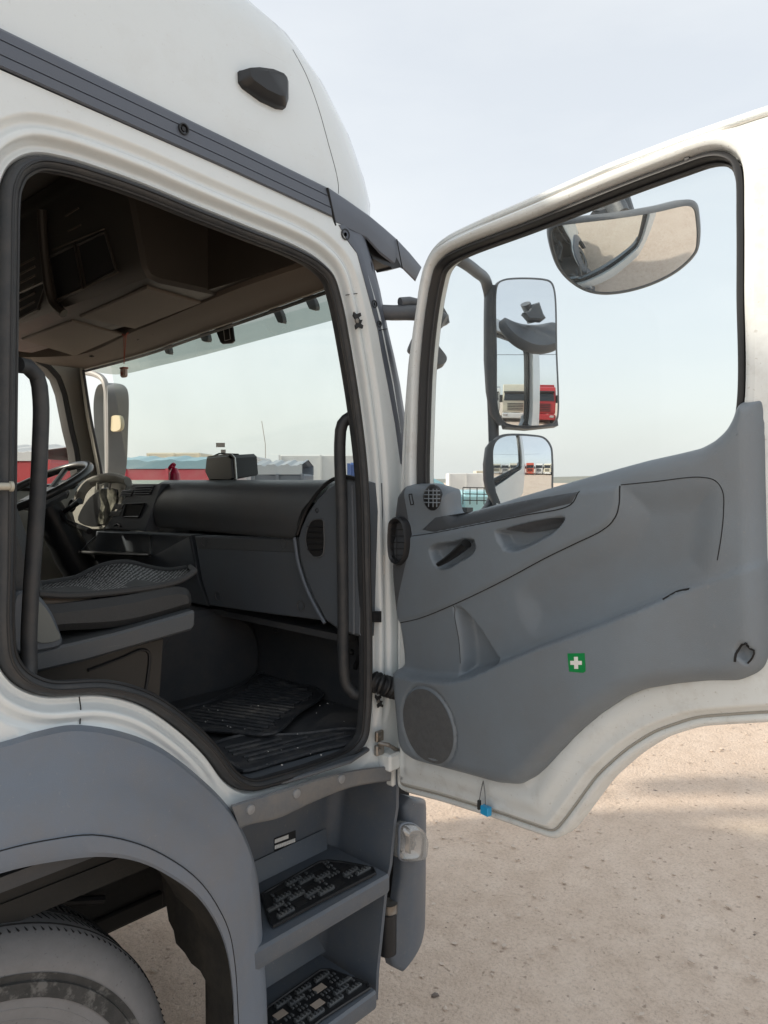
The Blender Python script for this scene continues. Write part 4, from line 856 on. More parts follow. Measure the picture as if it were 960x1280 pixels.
g = G(); g.box((.062, .10, .75), (.05, .06, .62)); g.box((.12, .14, .80), (.12, .1, .5)); g.out('corner_gap_shade', VOIDM, T)  # near-black blocks added behind the panel, standing for shade in the gap
g = G(); g.cyl(onY(484, 1140, .02), onY(484, 1190, .02), .028); g.out('fog_lamp_pipe', BLACK, T); g = G(); g.cyl(onY(486, 1128, .02), onY(486, 1140, .02), .026); g.out('pipe_collar', STEEL, T)
LP = dense([(505, 1031), (519, 1029), (531, 1040), (532, 1060), (529, 1072), (514, 1075), (504, 1073), (503, 1050)], 4, True)
A = np.array([onY(p[0] - 5, p[1], -.03) for p in LP]); c = A.mean(0); nn = np.array([0, -1, 0])
lamp = G().loft([A - nn * .02, A, c + (A - c) * .96 + nn * .022, c + (A - c) * .8 + nn * .034, c + (A - c) * .02 + nn * .036], cv=True).out('indicator_lamp', LAMPG, T, 40)
G().loft([c + (A - c) * .93 + nn * .002, c + (A - c) * .5 - nn * .012, c + (A - c) * .02 - nn * .012], cv=True).out('reflector', CHROME, lamp, 40)
g = G(); g.cyl(c, c + nn * .02, .012, .008); g.box(c + np.array([-.012, -.006, .0]), (.004, .02, .05)); g.box(c + np.array([.01, -.008, .018]), (.02, .015, .004)); g.out('bulb', HOUS, lamp)
G().loft([A * 1.0 + nn * .001 + (A - c) * .05, A + nn * .006 + (A - c) * .05, A + nn * .008], cv=True).out('lamp_bezel', PLAS, lamp)

# ================================================================== the open door
door = G(); DO = .0
def DP(pts, off=0., step=None, closed=True):
    P = np.array([uvD(*p, off) for p in pts]); return dense(P, step, closed) if step else P
DOUT0 = 0
dout = [(493, 987), (494, 900), (494, 780), (497, 640), (499, 570), (502, 517), (507, 450), (517, 387), (522, 345), (530, 320), (541, 303), (560, 290), (600, 271), (660, 245), (754, 203), (847, 167), (926, 139), (970, 124), (1004, 118), (1022, 150), (1030, 300), (1030, 905), (960, 904), (872, 909), (820, 926), (785, 948), (750, 979), (715, 1027), (699, 1047), (693, 1053), (680, 1048), (613, 1024), (547, 1003), (505, 992)]
DOUT = dense(DP(dout), .010, True, False)
for _ in range(7): DOUT = (np.roll(DOUT, 1, 0) + DOUT * 2 + np.roll(DOUT, -1, 0)) / 4
dwin = [(523, 600), (524, 540), (527, 459), (533, 397), (540, 355), (546, 334), (558, 321), (579, 310), (660, 279), (785, 229), (847, 206), (885, 193), (904, 192), (919, 199), (926, 214), (928, 276), (928, 360), (926, 520), (905, 575), (800, 605), (640, 650), (560, 670), (526, 650)]
DWIN = dense(DP(dwin), .012, True)
TO = .035
tr = [(502, 605), (535, 604), (562, 612), (563, 634), (566, 643), (600, 634), (640, 621), (684, 608), (760, 586), (800, 575), (840, 566), (868, 559), (886, 549), (900, 536), (908, 522), (913, 505), (917, 500), (947.6, 496), (950, 600), (952, 677), (955, 792), (953, 825), (947, 838), (938, 845), (916, 854), (877, 854), (838, 857), (800, 863), (778, 872), (747, 893), (720, 916), (697, 940), (680, 958), (665, 972), (647, 982), (623, 980), (580, 968), (520, 952), (507, 943), (500, 927), (498, 880), (495, 813), (491, 775), (489, 720), (489, 650), (493, 618)]
TR = dense(DP(tr, TO), .006, True, False); TRs = TR
for _ in range(3): TRs = (np.roll(TRs, 1, 0) + TRs * 2 + np.roll(TRs, -1, 0)) / 4
TR = TRs
def frame_h2(U, V): return frame_h(U, V) - .045 * ss(.015, .028, sdl(U, V, TR))
def frame_h(U, V):
    Q = np.stack([U, V], -1); do = dist_loop(Q, DOUT); dw = dist_loop(Q, DWIN)
    h = -.012 + .006 * ss(0, .006, do) - .005 * ss(.012, .016, do) * (1 - ss(.018, .024, do)) + .016 * ss(.022, .036, do)
    low = ss(1.5, 1.3, V)
    h += low * (.010 * ss(.055, .075, do) - .006 * ss(.095, .11, do) + .012 * ss(.115, .15, do))
    h += (1 - low) * (.010 * ss(.0, .02, dw) * (1 - ss(.03, .05, dw)) - .022 * (1 - ss(0, .012, dw)))
    return h
doorf = relief2('door', DOUT, [DWIN], D3, frame_h2, .014, FRAMEW, T, depth=.055, rw=.05, hw=.03, ks=tuple(np.linspace(0, 1, 20)))
relief('outer_skin', DOUT, [DWIN], lambda u, v, h: D3(u, v, h - .056), flat(0), .05, WHITE, doorf)
LW = offset2(DOUT, -.0185); G().tube(D3(LW[:, 0], LW[:, 1], -.0095), .0028, 6, True).out('weatherstrip', mat('grey_sealer', (.34, .33, .30), .7), doorf)
# window gasket and glass
g = G(); pr = [(.003, .004), (-.002, .008), (-.006, .009), (-.009, .004), (-.010, -.010), (-.013, -.014), (-.016, -.018), (-.016, -.028), (0, -.030)]
g.loft([D3(offset2(DWIN, a)[:, 0], offset2(DWIN, a)[:, 1], b) for a, b in pr], cv=True); g.out('window_gasket', BLACK, doorf, 50)
LG = offset2(DWIN, -.0145); G().tube(D3(LG[:, 0], LG[:, 1], -.014), .0028, 6, True).out('gasket_lip', SEAL, doorf)
gl = offset2(DWIN, -.012)[::2]; G().prism(D3(gl[:, 0], gl[:, 1], -.026), DN * -.004).out('window_glass', GLASS, doorf)
for p in ((523, 445), (859, 200)): G().box(onD(*p, .003), (.006, .010, .010), bev=.001).out('frame_plug', BLACK, doorf)
lineA = dense(DP([(470, 832), (497, 838), (510, 844), (547, 850), (570, 851), (598, 845), (623, 834), (680, 810), (713, 798), (746, 786), (811, 760), (864, 738), (905, 724), (943, 710), (990, 695)], TO), .01, False)
insB = dense(DP([(488, 779), (524, 773), (567, 756), (626, 728), (684, 697), (719, 680), (755, 662), (768, 650), (775, 634), (779, 606), (728, 613), (602, 655), (545, 667), (497, 672), (480, 700)], TO), .008, True, False)
insC = dense(DP([(779, 606), (820, 602), (877, 596.5), (897, 601), (905, 614), (906, 640), (903, 670), (898, 697), (890, 722), (874, 734), (800, 762), (740, 786), (660, 800), (640, 740), (700, 690), (755, 662), (775, 634)], TO), .01, True)
hnd = dense(DP([(541, 686), (547, 680), (570, 676), (591, 672), (597, 674), (599, 682), (597, 691), (580, 702), (564, 711), (552, 711), (545, 702)], TO), .004, True)
pul = dense(DP([(623, 664), (640, 659), (701, 645), (709, 645), (711, 648), (701, 662), (680, 676), (655, 688), (640, 690), (632, 685), (626, 674)], TO), .004, True)
btp = dense(DP([(566, 758), (574, 757), (582, 763), (596, 782), (610, 806), (624, 834), (600, 842), (571, 846), (572, 826), (571, 800), (568, 775)], TO), .005, True)
hol = dense(DP([(921, 812), (926, 803), (934, 802), (938, 808), (943, 812), (942, 822), (934, 832), (926, 825)], TO), .004, True)
spc = uvD(545, 905, TO); spr = .104
def trim_h(U, V):
    e = sdl(U, V, TR); Q = np.stack([U, V], -1)
    h = TO + .006 - .045 * (1 - np.sqrt(np.clip(1 - (1 - np.clip(e / .035, 0, 1)) ** 2, 0, 1)))
    zA = np.interp(U, lineA[:, 0], lineA[:, 1]); t = V - zA; fade = 1 - .85 * ss(.78, .98, U)
    h += fade * (.028 * (1 - ss(-.002, .009, t)) - .016 * ss(0, .02, t) * (1 - ss(.03, .30, t)))
    h -= .010 * ss(0, .25, -t) * fade
    sb_ = sdl(U, V, insB); h += .007 * ss(-.004, .008, sb_) * ss(0, .02, e)
    h -= .014 * ss(0, .07, sdl(U, V, insC))
    h -= .032 * ss(.0, .011, sdl(U, V, hnd)); h -= .036 * ss(.0, .014, sdl(U, V, pul)); h -= .042 * ss(0, .024, sdl(U, V, btp)); h -= .02 * ss(0, .01, sdl(U, V, hol))
    r = np.hypot(U - spc[0], V - spc[1]); h += -.006 * np.exp(-((r - spr) / .004) ** 2)
    zt = np.interp(U, [.0, .10, .45], [1.80, 1.80, 1.95])
    return h
ex = [offset2(hnd, -k) for k in (0, .006, .012)] + [offset2(pul, -k) for k in (0, .006, .012, .018)] + [offset2(btp, -k) for k in (0, .01, .02)] + [np.stack([spc[0] + r * np.cos(np.linspace(0, 6.28, 90)), spc[1] + r * np.sin(np.linspace(0, 6.28, 90))], -1) for r in (spr - .006, spr - .003, spr, spr + .003, spr + .006)] + [lineA + np.array([0, k]) for k in (-.006, 0, .006, .012)]
relief2('trim_panel', TR, [], D3, trim_h, .0065, TRIM, doorf, rw=.035, ks=(0, .01, .03, .06, .1, .16, .24, .34, .46, .6, .8, 1.), extra=ex, sharp=75)
def trimline(pts, r, name, m=SEAMM, lift=.0004, closed=False, step=.006):
    L = dense(DP(pts, TO), step, closed); H = trim_h(L[:, 0], L[:, 1]) + lift; return G().tube(D3(L[:, 0], L[:, 1], H), r, 6, closed).out(name, m, doorf)
trimline([(498, 779), (524, 773), (567, 756), (626, 728), (684, 697), (719, 680), (755, 662), (768, 650), (775, 634), (778, 607)], .0013, 'trim_seam')
trimline([(779, 606), (820, 602), (877, 596.5), (896, 601), (905, 614), (906, 640), (903, 670), (898, 700)], .0009, 'trim_seam')
trimline([(518, 670), (545, 666), (602, 655), (660, 644), (719, 630), (728, 614)], .0012, 'trim_seam')
trimline([(567, 757), (568, 775), (571, 800), (572, 830)], .0008, 'trim_seam')
trimline([(834, 749), (847, 740), (865, 736)], .003, 'grab_slot', VOIDM, lift=-.0015)
def trimplate(pts, t, name, m, lift=.0, step=.006, smooth=True, parent=None):
    L = dense(DP(pts, TO), step, True, smooth); return relief(name, L, [], D3, lambda U, V: trim_h(U, V) + lift + t * ss(0, .004, sdl(U, V, L)), step, m, parent or doorf, extra=[])
trimplate([(546, 647), (600, 636.5), (660, 625), (727, 614.5), (719, 629), (660, 643), (602, 654), (545, 665), (530, 662)], .002, 'belt_strip', mat('belt_strip_plastic', (.065, .074, .085), .5, bump=.3, bscale=700), .0, smooth=False)
trimplate([(637, 662), (700, 648), (706, 650), (702, 656), (652, 666)], .004, 'pull_grip', TRIMD, .004)
# handle lever
la = [(555, 705), (565, 699), (577, 690), (590, 679)]
L = dense(DP(la, TO), .004); G().tube(D3(L[:, 0], L[:, 1], TO + .019), [.008 + .008 * (i / len(L)) for i in range(len(L))], 12, flat=.75).out('door_handle', mat('handle_plastic', (.012, .013, .014), .3), doorf)
# crescent slot bottom right
trimline([(922, 826), (924, 812), (929, 805), (936, 804)], .0022, 'trim_hole_edge', VOIDM, lift=.001); trimline([(934, 806), (938, 811), (943, 813), (941, 822), (935, 829)], .0018, 'trim_hole_edge', VOIDM, lift=.001)
# speaker grille face (fine perforation)
SPK = mat('perforated_grille', (.10, .108, .115), .7, col2=(.075, .08, .085), nscale=60, namt=.8, bump=1., bscale=420, dirt=(.17, .16, .15), damt=.2, dscale=16)
a = np.linspace(0, 2 * math.pi, 72, endpoint=False); rows = []
for r in (spr - .007, spr - .03, spr - .06, .0004):
    U, V = spc[0] + r * np.cos(a), spc[1] + r * np.sin(a); rows.append(D3(U, V, trim_h(U, V) + .0022))
G().loft(rows, cv=True, ).out('speaker_grille', SPK, doorf)
# first aid sticker
LS = [(722.5, 813.5), (743, 813), (744.5, 835), (742, 838), (724, 837)]
trimplate([(722, 814), (743.5, 813.5), (744, 836), (741, 838), (723.5, 836.5)], .0003, 'first_aid_sticker', GREEN, .0008, smooth=False)
trimplate([(730.3, 818), (735.3, 818), (735.3, 823), (740, 823), (740, 828), (735.3, 828), (735.3, 833), (730.3, 833), (730.3, 828), (725.6, 828), (725.6, 823), (730.3, 823)], .0002, 'white_cross', WSTK, .0016, step=.003, smooth=False)
# side vent at the hinge end and ball vent on top
def offp(px, py, off): return onD(px, py, off)
vs = dense([(489, 660), (491, 650), (499, 646), (507, 652), (511, 668), (511, 686), (507, 700), (499, 707), (492, 702), (489, 690)], 3, True)
sideV = np.array([offp(a - 3, b, .060) for a, b in vs]); c = sideV.mean(0)
dv = G().loft([sideV - DN * .03, sideV, c + (sideV - c) * .93 + DN * .006, c + (sideV - c) * .82, c + (sideV - c) * .78 - DN * .02, c + (sideV - c) * .02 - DN * .02], cv=True).out('side_window_vent', BLACK, doorf)
g = G()
for q in (662, 670, 678, 686, 694): g.tube([offp(489, q, .058), offp(505, q, .058)], .0014, 6)
g.tube([offp(496, 652, .058), offp(496, 702, .058)], .0012, 6); g.out('vent_grid', BLACK, doorf)
sf = [(502, 606), (506, 612), (511, 640), (515, 665), (515, 690), (508, 720), (500, 750), (495, 772), (490, 755), (488, 700), (487, 640), (493, 616)]
trimplate(sf, .0004, 'hinge_side_face', TRIMD, .0004, smooth=False)  # side face of the trim towards the hinge, a thin darker plate
bc2 = onD(541, 622, TO + .004); g = G()
for k in range(9):
    ph = k / 8 * math.pi / 2
g.lathe(bc2 - DN * .004, DN, [(0, .034), (.006, .034), (.012, .029), (.018, .021), (.021, .010), (.022, .0001)], 30); g.out('ball_vent', BLACK, doorf)
g = G()
for i in range(1, 5):
    a = i / 5 * math.pi / 2
    g.tube([bc2 + DN * (.001 + .023 * math.cos(b) * 1.0) + DD * .034 * math.sin(b) * math.cos(0) + DZ * (i - 2.2) * .010 for b in np.linspace(-.2, 1.4, 12)], .0016, 6)
for b in (.35, .75, 1.1): g.tube([bc2 + DN * (.003 + .023 * math.cos(b)) + DD * .034 * math.sin(b) + DZ * q * .026 for q in np.linspace(-.9, .9, 8)], .0014, 6)
g.out('ball_vent_fin', TRIM, doorf)
LQ = dense(DP([(513.5, 618), (517, 617.5), (519.5, 630), (516, 631)], TO), .003, True, False); G().tube(D3(LQ[:, 0], LQ[:, 1], trim_h(LQ[:, 0], LQ[:, 1]) + .001), .0014, 6, True).out('trim_slot', VOIDM, doorf)
# dangling connector
g = G(); t0_ = onD(604, 976, .04); g.tube(dense([t0_, onD(601, 990, .035), onD(599, 1002, .03)], .01), .0012, 6); g.tube(dense([t0_, onD(606, 990, .035), onD(607, 1006, .03)], .01), .0012, 6); g.out('connector_wire', HOUS, doorf)
Rd = np.stack([DD, DN, DZ], 1)
g = G(); g.box(onD(607.5, 1013, .03), (.026, .016, .022), rot=Rd, bev=.002); g.out('blue_connector', BLUEC, doorf); g = G(); g.box(onD(599, 1006, .03), (.008, .01, .024), rot=Rd, bev=.002); g.out('black_connector', BLACK, doorf)
# ================================================================== mirrors
def vmirror(name, pxs, centre, n, Rc, depth=.05, lip=.004, scale=1.04, parent=T, hm=HOUS, back=(.92, .6)):
    n = np.asarray(n, float); n /= np.linalg.norm(n); P0 = np.array([onP(*p, centre, n) for p in pxs]); c = P0.mean(0)
    for _ in range(12):
        rr2 = np.sum((P0 - c) ** 2, 1) - ((P0 - c) @ n) ** 2; P0 = np.array([onP(*p, c - n * q / (2 * Rc), n) for p, q in zip(pxs, rr2)])
    A = dense(P0, .006, True)
    a = np.cross(DZ, n); a /= np.linalg.norm(a); b = np.cross(n, a)
    L = np.stack([(A - c) @ a, (A - c) @ b], -1); to = lambda u, v, h: c + np.asarray(u)[..., None] * a + np.asarray(v)[..., None] * b + np.asarray(h)[..., None] * n
    hf = lambda U, V: -(U ** 2 + V ** 2) / (2 * Rc)
    root = G(); Lo = offset2(L, lip); rim = hf(Lo[:, 0], Lo[:, 1])
    rws = [to(offset2(L, -.001)[:, 0], offset2(L, -.001)[:, 1], hf(L[:, 0], L[:, 1]) - .001), to(L[:, 0], L[:, 1], hf(L[:, 0], L[:, 1]) + .003), to(Lo[:, 0], Lo[:, 1], rim + .001), to(Lo[:, 0] * 1.03, Lo[:, 1] * 1.02, rim - depth * .35)]
    rws += [to(Lo[:, 0] * back[0], Lo[:, 1] * back[0], rim * 0 - depth * .8 + rim), to(Lo[:, 0] * back[1], Lo[:, 1] * back[1], rim * .5 - depth), to(Lo[:, 0] * .02, Lo[:, 1] * .02, rim * 0 - depth * 1.05)]
    o = root.loft(rws, cv=True).out(name, hm, parent, 60)
    relief('mirror_face', L, [], to, hf, .006, MIRROR, o, sharp=180); return o, c
def bis(c, tgt, el=0., daz=0.):
    a = (CAM - c) / np.linalg.norm(CAM - c); b = np.asarray(tgt, float) - c; b = b / np.linalg.norm(b); n = a + b; n /= np.linalg.norm(n); az = math.atan2(n[1], n[0]) + daz
    return np.array([math.cos(az) * math.cos(el), math.sin(az) * math.cos(el), math.sin(el)])
EDGE = DD * (DOUT[:, 0].max() + .02) - DN * .06
def depthpt(px, py, d): r = ray(px, py); return CAM + r * (d / np.dot(r, FW))
mc = depthpt(657, 440, 2.2)
nm = bis(mc, EDGE + DN * -.02, math.radians(1.2), .05)
mo, _ = vmirror('main_mirror', [(621, 362), (624, 354), (632, 350), (680, 350), (688, 353), (692, 362), (695, 440), (697, 515), (695, 525), (687, 530), (640, 531), (629, 526), (623, 512), (621, 440)], mc, nm, 1.9, .075)
wc2 = depthpt(651, 583, 2.17)
nw = bis(wc2, EDGE + DN * -.035, math.radians(-.8), .06)
wo2, _ = vmirror('wide_angle_mirror', [(617, 560), (622, 550), (632, 545), (665, 545), (680, 548), (688, 558), (690, 575), (690, 605), (688, 640), (640, 650), (625, 640), (618, 620), (617, 590)], wc2, nw, .42, .07)
# housing side visible left of the glasses: mirror arm tube and mounting
g = G(); pp = dense([depthpt(560, 318, 1.95), depthpt(578, 327, 2.0), depthpt(596, 340, 2.1), depthpt(608, 353, 2.22), depthpt(613, 380, 2.27), depthpt(614, 460, 2.28), depthpt(617, 540, 2.28), depthpt(617, 620, 2.28), depthpt(600, 650, 2.2)], .03)
g.tube(pp, .0165, 12).out('mirror_arm', HOUS, T)
ha = [(606, 366), (612, 354), (621, 350)]; ri = [(605, 400), (605, 450), (607, 490), (611, 515), (616, 528), (626, 533), (660, 536), (696, 531)]
sh = []
for (a, b), (c, d) in zip([(610, 356), (605, 368), (604.5, 400), (604.5, 450), (607, 490), (612, 518), (622, 532)], [(622, 356), (622, 368), (622, 400), (622, 450), (623, 490), (626, 518), (632, 532)]):
    sh.append([depthpt(c, d, 2.215), depthpt((a + c) / 2 - 3, (b + d) / 2, 2.225), depthpt(a, b, 2.26), depthpt(a + 3, b, 2.32), depthpt(c, d, 2.34)])
G().loft(sh, ).out('housing_side', HOUS, mo, 60)
sh = []
for (a, b), (c, d) in zip([(612, 552), (606, 560), (603.5, 580), (604, 600), (607, 615), (614, 628)], [(622, 549), (619, 560), (618, 580), (618, 600), (620, 615), (626, 630)]):
    sh.append([depthpt(c, d, 2.175), depthpt((a + c) / 2 - 2, (b + d) / 2, 2.185), depthpt(a, b, 2.22), depthpt(a + 3, b, 2.28), depthpt(c, d, 2.3)])
G().loft(sh).out('housing_side', HOUS, wo2, 60)
G().prism([depthpt(*p, 2.22) for p in [(630, 528), (690, 530), (697, 524), (698, 532), (660, 536), (632, 534)]], FW * .06).out('housing_foot', HOUS, mo)
rc_ = depthpt(782, 312, 1.72); azc = math.atan2(CAM[1] - rc_[1], CAM[0] - rc_[0]) + .10; elr = math.radians(-36)
nr_ = np.array([math.cos(azc) * math.cos(elr), math.sin(azc) * math.cos(elr), math.sin(elr)])
ro, rcc = vmirror('kerb_mirror', [(689, 290), (693, 284), (720, 279), (770, 273), (820, 265), (860, 257), (868, 261), (871, 275), (872, 300), (869, 315), (850, 335), (820, 352), (780, 364), (750, 366), (728, 360), (705, 342), (696, 325)], rc_, nr_, .30, .06, .005)
G().prism(dense([depthpt(*p, 1.78) for p in [(742, 262), (758, 256), (764, 240), (786, 232), (790, 246), (795, 262), (801, 272), (790, 280), (757, 279)]], .01, True, False), FW * .05, .008).out('mirror_bracket', HOUS, ro)
g = G(); pp = dense([depthpt(777, 272, 1.76), depthpt(770, 258, 1.77), depthpt(764, 250, 1.78), depthpt(757, 244, 1.79), depthpt(750, 238, 1.80)], .02)
g.tube(pp, [.034 + .004 * i / len(pp) for i in range(len(pp))], 14, flat=.6).out('kerb_mirror_arm', HOUS, T)
# front mirror on its arm at the windscreen corner
g = G(); g.tube(dense([onY(470, 390, .04), onY(490, 391, .01), onY(515, 391, -.03), onY(540, 394, -.07), onY(556, 402, -.10)], .02), [.023] * 1 if False else .0215, 12).out('front_mirror_arm', HOUS, T)
fa = bpy.data.objects['front_mirror_arm']
G().tube([onY(500, 378, -.01), onY(512, 377, -.02), onY(524, 380, -.03)], .014, 12).out('arm_pivot', HOUS, fa)
G().prism(dense([onY(*p, -.07) for p in [(543, 360), (548, 372), (558, 396), (559, 406), (552, 409), (544, 417), (538, 420), (530, 404), (536, 380)]], .01, True, False), (.03, .06, 0), .004).out('arm_bracket', HOUS, fa)
G().prism(dense([onY(*p, -.09) for p in [(530, 412), (542, 417), (548, 430), (557, 448), (556, 456), (550, 460), (540, 454), (534, 446), (522, 430)]], .008, True), (.05, .08, 0), .008).out('front_mirror', HOUS, fa)
# driver side mirror beyond the windscreen
q = lambda px, py, x=.45: onX(px, py, x)
dm = G().prism(dense([q(*p) for p in [(131, 484), (137, 480), (158, 482), (163, 490), (163, 540), (160, 590), (155, 602), (132, 592), (128, 540), (127, 500)]], .02, True), (-.05, .02, 0), .012).out('driver_mirror', mat('light_grey_housing', (.17, .18, .18), .5, col2=(.13, .14, .14), nscale=10), T)
g = G(); g.tube(dense([q(96, 462), q(115, 466), q(136, 470), q(146, 477), q(150, 492), q(152, 540), q(152, 640)], .03) + np.array([-.075, 0, 0]), .017, 10).out('driver_mirror_arm', mat('light_grey_tube', (.30, .30, .29), .5), T)
platep(dense([(138, 521), (149, 520), (150, 537), (139, 539)], 3, True), Xp(.36), (.02, 0, 0), 'mirror_marker_lamp', mat('yellowish_lens', (.55, .50, .34), .3), dm, .003)

# ================================================================== other vehicles and buildings
def basis(az): return np.array([math.cos(az), math.sin(az), 0]), np.array([-math.sin(az), math.cos(az), 0])
def lorry(name, label, loc, az, paint, roofh=3.5, body=None, blen=9., group=None, fair=None):
    f, s = basis(az); c = np.array([loc[0], loc[1], 0.]); t = thing(name, label, 'truck', tuple(c), group); Rm = np.stack([f, s, DZ], 1)
    P = lambda a, b, z: c + f * a + s * b + DZ * z
    pr = [(0, .9), (.08, 1.2), (.06, 2.0), (-.10, 2.75), (-.35, roofh - .1), (-.6, roofh), (-2.1, roofh), (-2.1, .9)]
    G().prism([P(a, -1.22, z) for a, z in dense([np.array(x) for x in pr], .3, True, False)], s * 2.44, .06).out('cab', paint, t)
    G().prism([P(.085, -1.08, 2.02), P(.085, 1.08, 2.02), P(-.08, 1.02, 2.72), P(-.08, -1.02, 2.72)], f * .03).out('windscreen', DGLASS, t)
    G().box(P(.03, 0, 2.82), (.3, 2.2, .16), rot=Rm, bev=.04).out('visor', BLACK, t)
    g = G()
    for k in range(5): g.box(P(.10, 0, 1.15 + .15 * k), (.06, 1.5, .07), rot=Rm)
    g.out('grille', BLACK, t)
    G().box(P(.03, 0, .62), (.4, 2.45, .5), rot=Rm, bev=.08).out('bumper', TWHITE if paint in (TWHITE, CREAM) else paint, t)
    for q in (-1, 1):
        G().box(P(.24, q * .9, .68), (.04, .4, .2), rot=Rm, bev=.03).out('headlight', CHROME, t)
        G().box(P(.12, q * 1.42, 2.2), (.12, .2, .7), rot=Rm, bev=.04).out('mirror', BLACK, t)
        G().prism([P(-.35, q * 1.215, 1.75), P(-1.2, q * 1.215, 1.75), P(-1.2, q * 1.215, 2.6), P(-.45, q * 1.215, 2.6)], s * q * .015).out('side_window', DGLASS, t)
        for a in ([-1.2] if body is None else [-1.2, -blen * .75, -blen * .88]): G().lathe(P(a, q * 1.15, .5), s * q, [(-.3, .001), (-.3, .46), (-.25, .5), (-.02, .5), (0, .46), (0, .3), (-.08, .28), (-.08, .001)], 24).out('wheel', BLACK, t)
    G().box(P(-3.0, 0, .85), (4.5, .9, .25), rot=Rm).out('chassis', BLACK, t)
    if body is not None:
        G().box(P(-2.5 - blen / 2, 0, 1.2 + 1.2), (blen, 2.48, 2.4), rot=Rm, bev=.03).out('trailer', body, t)
        g = G()
        for k in range(int(blen)):
            for q in (-1, 1): g.box(P(-2.9 - k, q * 1.245, 2.4), (.05, .02, 2.3), rot=Rm)
        g.out('trailer_rib', body, t)
    return t
def gp(px, d): r = ray(px, 600); p = CAM + r * (d / np.dot(r, FW)); return np.array([p[0], p[1], 0.])
VA = math.atan2(FW[1], FW[0])
# seen through the windscreen
def longbox(name, label, cat, px0, px1, d, z0, z1, m, depth=2.4, topm=None, ztop=None, group=None):
    a, b = gp(px0, d), gp(px1, d); L = np.linalg.norm(b - a); u = (b - a) / L; v = np.array([-u[1], u[0], 0]); v = v if np.dot(v, FW) > 0 else -v
    c = (a + b) / 2 + v * depth / 2; Rm = np.stack([u, v, DZ], 1); t = thing(name, label, cat, (c[0], c[1], 0), group)
    G().box(c + DZ * (z0 + z1) / 2, (L, depth, z1 - z0), rot=Rm, bev=.04).out('side_wall', m, t)
    if topm: 
        rows = []
        for k in np.linspace(0, 1, 30):
            p = a + (b - a) * k; w_ = .018 * math.sin(k * 21) + .012 * math.sin(k * 47); rows.append([p - v * .03 + DZ * (z1 - .02), p - v * .02 + DZ * (ztop + w_), p + v * depth / 2 + DZ * (ztop + w_ + .12), p + v * depth + DZ * (ztop + w_), p + v * depth + DZ * (z1 - .02)])
        G().loft(rows).out('tarpaulin', topm, t)
    g = G(); n = max(2, int(L / .9))
    for k in range(n + 1): g.box(a + (b - a) * k / n - v * .03 + DZ * (z0 + z1) / 2, (.06, .05, (z1 - z0) * .98), rot=Rm)
    g.out('side_post', m, t)
    for k in (.15, .3, .8): G().lathe(a + (b - a) * k + v * .15 + DZ * .5, -v, [(-.3, .001), (-.3, .45), (0, .5), (.02, .3), (-.03, .001)], 20).out('wheel', BLACK, t)
    G().box(c + DZ * (z0 - .08), (L, .9, .16), rot=Rm).out('chassis', BLACK, t)
    return t
PINKR = mat('faded_red_panel', (.50, .07, .10), .5, col2=(.42, .06, .08), nscale=1.5, dirt=(.5, .35, .33), damt=.3, dscale=2)
longbox('red_trailer', 'faded red trailer with a pale blue tarpaulin top seen through the windscreen', 'trailer', 104, 262, 16, .95, 2.11, PINKR, topm=TARP, ztop=2.27)
longbox('white_container', 'low cream container behind the left end of the red trailer', 'container', 120, 178, 32, .6, 2.75, CREAM)
longbox('white_container', 'cream container with a dark top edge behind the dashboard speaker', 'container', 185, 250, 30, .6, 2.95, CREAM)
longbox('white_trailer', 'pale box trailer just right of the dashboard speaker in the windscreen view', 'trailer', 292, 322, 19, .8, 2.45, TWHITE)
longbox('dark_trailer', 'low dark grey covered load beyond the dashboard between the speaker and the grab handle', 'trailer', 316, 378, 15, .7, 1.98, mat('dark_grey_tarp', (.10, .12, .15), .5), topm=mat('grey_tarp', (.30, .33, .36), .4, bump=.4, bscale=5), ztop=2.15)
longbox('white_trailer', 'long dusty white box trailer behind the grab handle on the front pillar', 'trailer', 350, 452, 22, .9, 2.6, TWHITE)
longbox('blue_container', 'small blue container visible between the grab handle and the door frame', 'container', 436, 470, 15, .7, 2.2, BLUEP)
# mast with a wire
m0 = gp(332, 26); g = G(); g.tube([m0, m0 + DZ * 3.1, m0 + DZ * 3.9 - RT * .12], .012, 6); tag(g.out('antenna', STEEL), 'thin whip antenna standing up behind the dark covered load', 'antenna')
# through the driver's window
cA = gp(48, 9.5)
longbox('red_flatbed', 'red sided trailer close outside the driver window beyond the steering wheel', 'trailer', -90, 62, 9, .9, 2.10, REDP, topm=mat('grey_white_cover', (.5, .5, .49), .5), ztop=2.2)
longbox('white_trailer', 'white trailer standing behind the red truck in the driver window', 'trailer', -60, 80, 17, 1.0, 2.35, TWHITE)
# through the open door's window
lb = thing('blue_van', 'light blue vehicle with a black wire rack seen through the open door window', 'van', tuple(gp(575, 7)))
a, b = gp(520, 7), gp(618, 7); u = (b - a) / np.linalg.norm(b - a); v = np.array([-u[1], u[0], 0])
v = v if np.dot(v, FW) > 0 else -v
prof = [(0, .5), (0, 1.66), (.06, 1.80), (.16, 1.87), (.26, 1.82), (.34, 1.72), (.40, 1.60), (.42, 1.0), (.42, .5)]
G().prism([a + u * x + DZ * z for x, z in dense([np.array(p) for p in prof], .05, True, False)], v * 1.6, .03).out('cab', LBLUE, lb)
G().box(a + u * .72 + v * .8 + DZ * 1.15, (.6, 1.5, 1.18), rot=np.stack([u, v, DZ], 1), bev=.05).out('box_body', LBLUE, lb)
g = G()
for z in (1.66, 1.72, 1.78): g.tube([a + u * .44 + v * (-.02) + DZ * z, a + u * .98 + v * -.02 + DZ * (z - .01)], .005, 5)
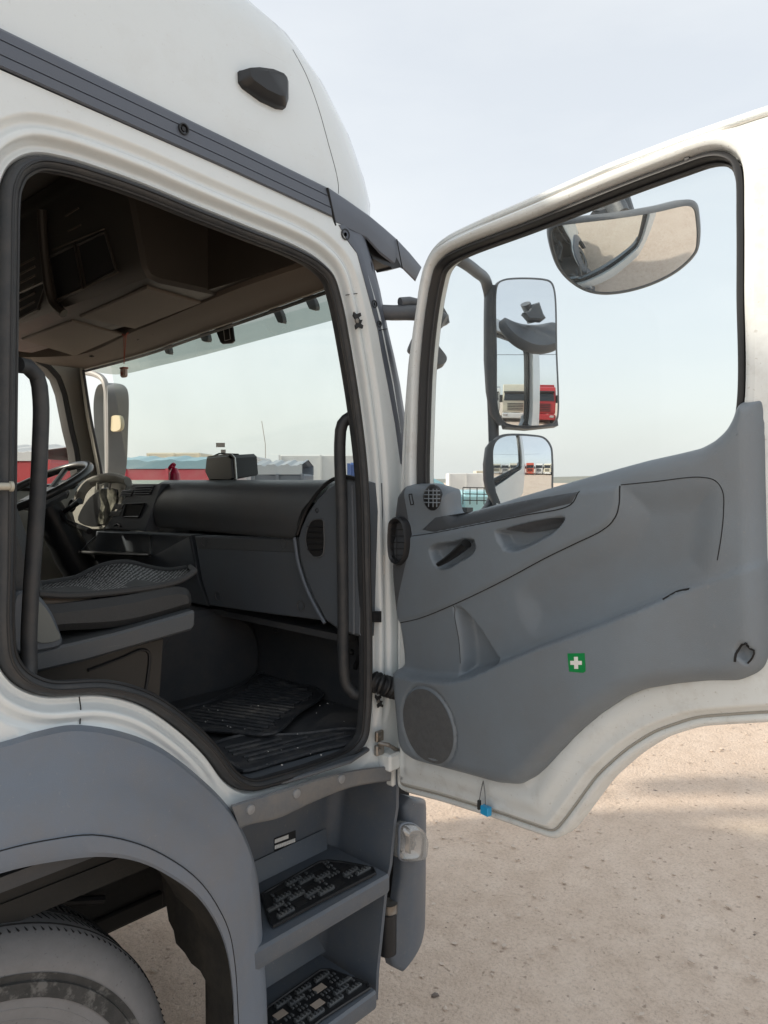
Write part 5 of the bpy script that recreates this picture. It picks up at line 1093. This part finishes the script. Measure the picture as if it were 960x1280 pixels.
for k in range(9): g.tube([a + u * (.44 + .066 * k) - v * .02 + DZ * 1.62, a + u * (.44 + .066 * k) - v * .02 + DZ * 1.78], .005, 5)
g.out('rack', BLACK, lb)
for q in (.15, .8): G().lathe(a + u * q + DZ * .33, -v, [(-.2, .001), (-.2, .33), (0, .33), (.02, .2), (0, .001)], 20).out('wheel', BLACK, lb)
longbox('white_van', 'distant white box van above the light blue vehicle in the door window', 'van', 562, 604, 38, .7, 2.2, TWHITE)
longbox('white_shed', 'distant low white shed roof right of the mirror arm over the belt line', 'shed', 596, 640, 60, .0, 2.6, CREAM)
# reflected in the mirrors: a row of parked trucks behind the camera
def behind(az_deg, d): a = math.radians(az_deg); return np.array([CAM[0] + d * math.cos(a), CAM[1] + d * math.sin(a)])
REFL = [(221, 19, CREAM, 3.4, 'cream truck cab with plain roof, seen through the door glass in the small mirror'), (229, 20, TWHITE, 3.3, 'white truck standing next to the cream one, left in the large mirror'), (237, 19, CREAM, 3.6, 'tall cream truck seen left of the door frame in the large mirror'),
        (245, 18, REDP, 3.3, 'dark red truck just right of the door frame in the large mirror'), (253.5, 18.5, ORANGE, 3.6, 'orange-red truck beside the dark red one in the large mirror'),
        (262, 20, TWHITE, 3.4, 'white truck parked right of the orange-red one, in the small mirror'), (270, 20, CREAM, 3.3, 'low cream truck between two pale trucks in the small mirror'), (278, 21, TWHITE, 3.6, 'tall white truck at the outer edge of the small mirror')]
for az, d, pm, rh, lb_ in REFL:
    p = behind(az, d); lorry('parked_truck', lb_, p, math.radians(az + 180 + RNG.uniform(-6, 6)), pm, rh, body=(TWHITE if pm in (TWHITE, CREAM) else pm), blen=6, group='trucks parked in a row behind the camera')
# overhead wire reflected
g = G(); pA, pB = behind(205, 24), behind(262, 26)
wl = [(pA[0] + (pB[0] - pA[0]) * k, pA[1] + (pB[1] - pA[1]) * k, 7.6 - 1.6 * math.sin(k * math.pi) * .4) for k in np.linspace(0, 1, 20)]
g.tube(wl, .03, 5); tag(g.out('overhead_wire', BLACK), 'thin overhead cable spanning the yard behind the camera', 'cable')
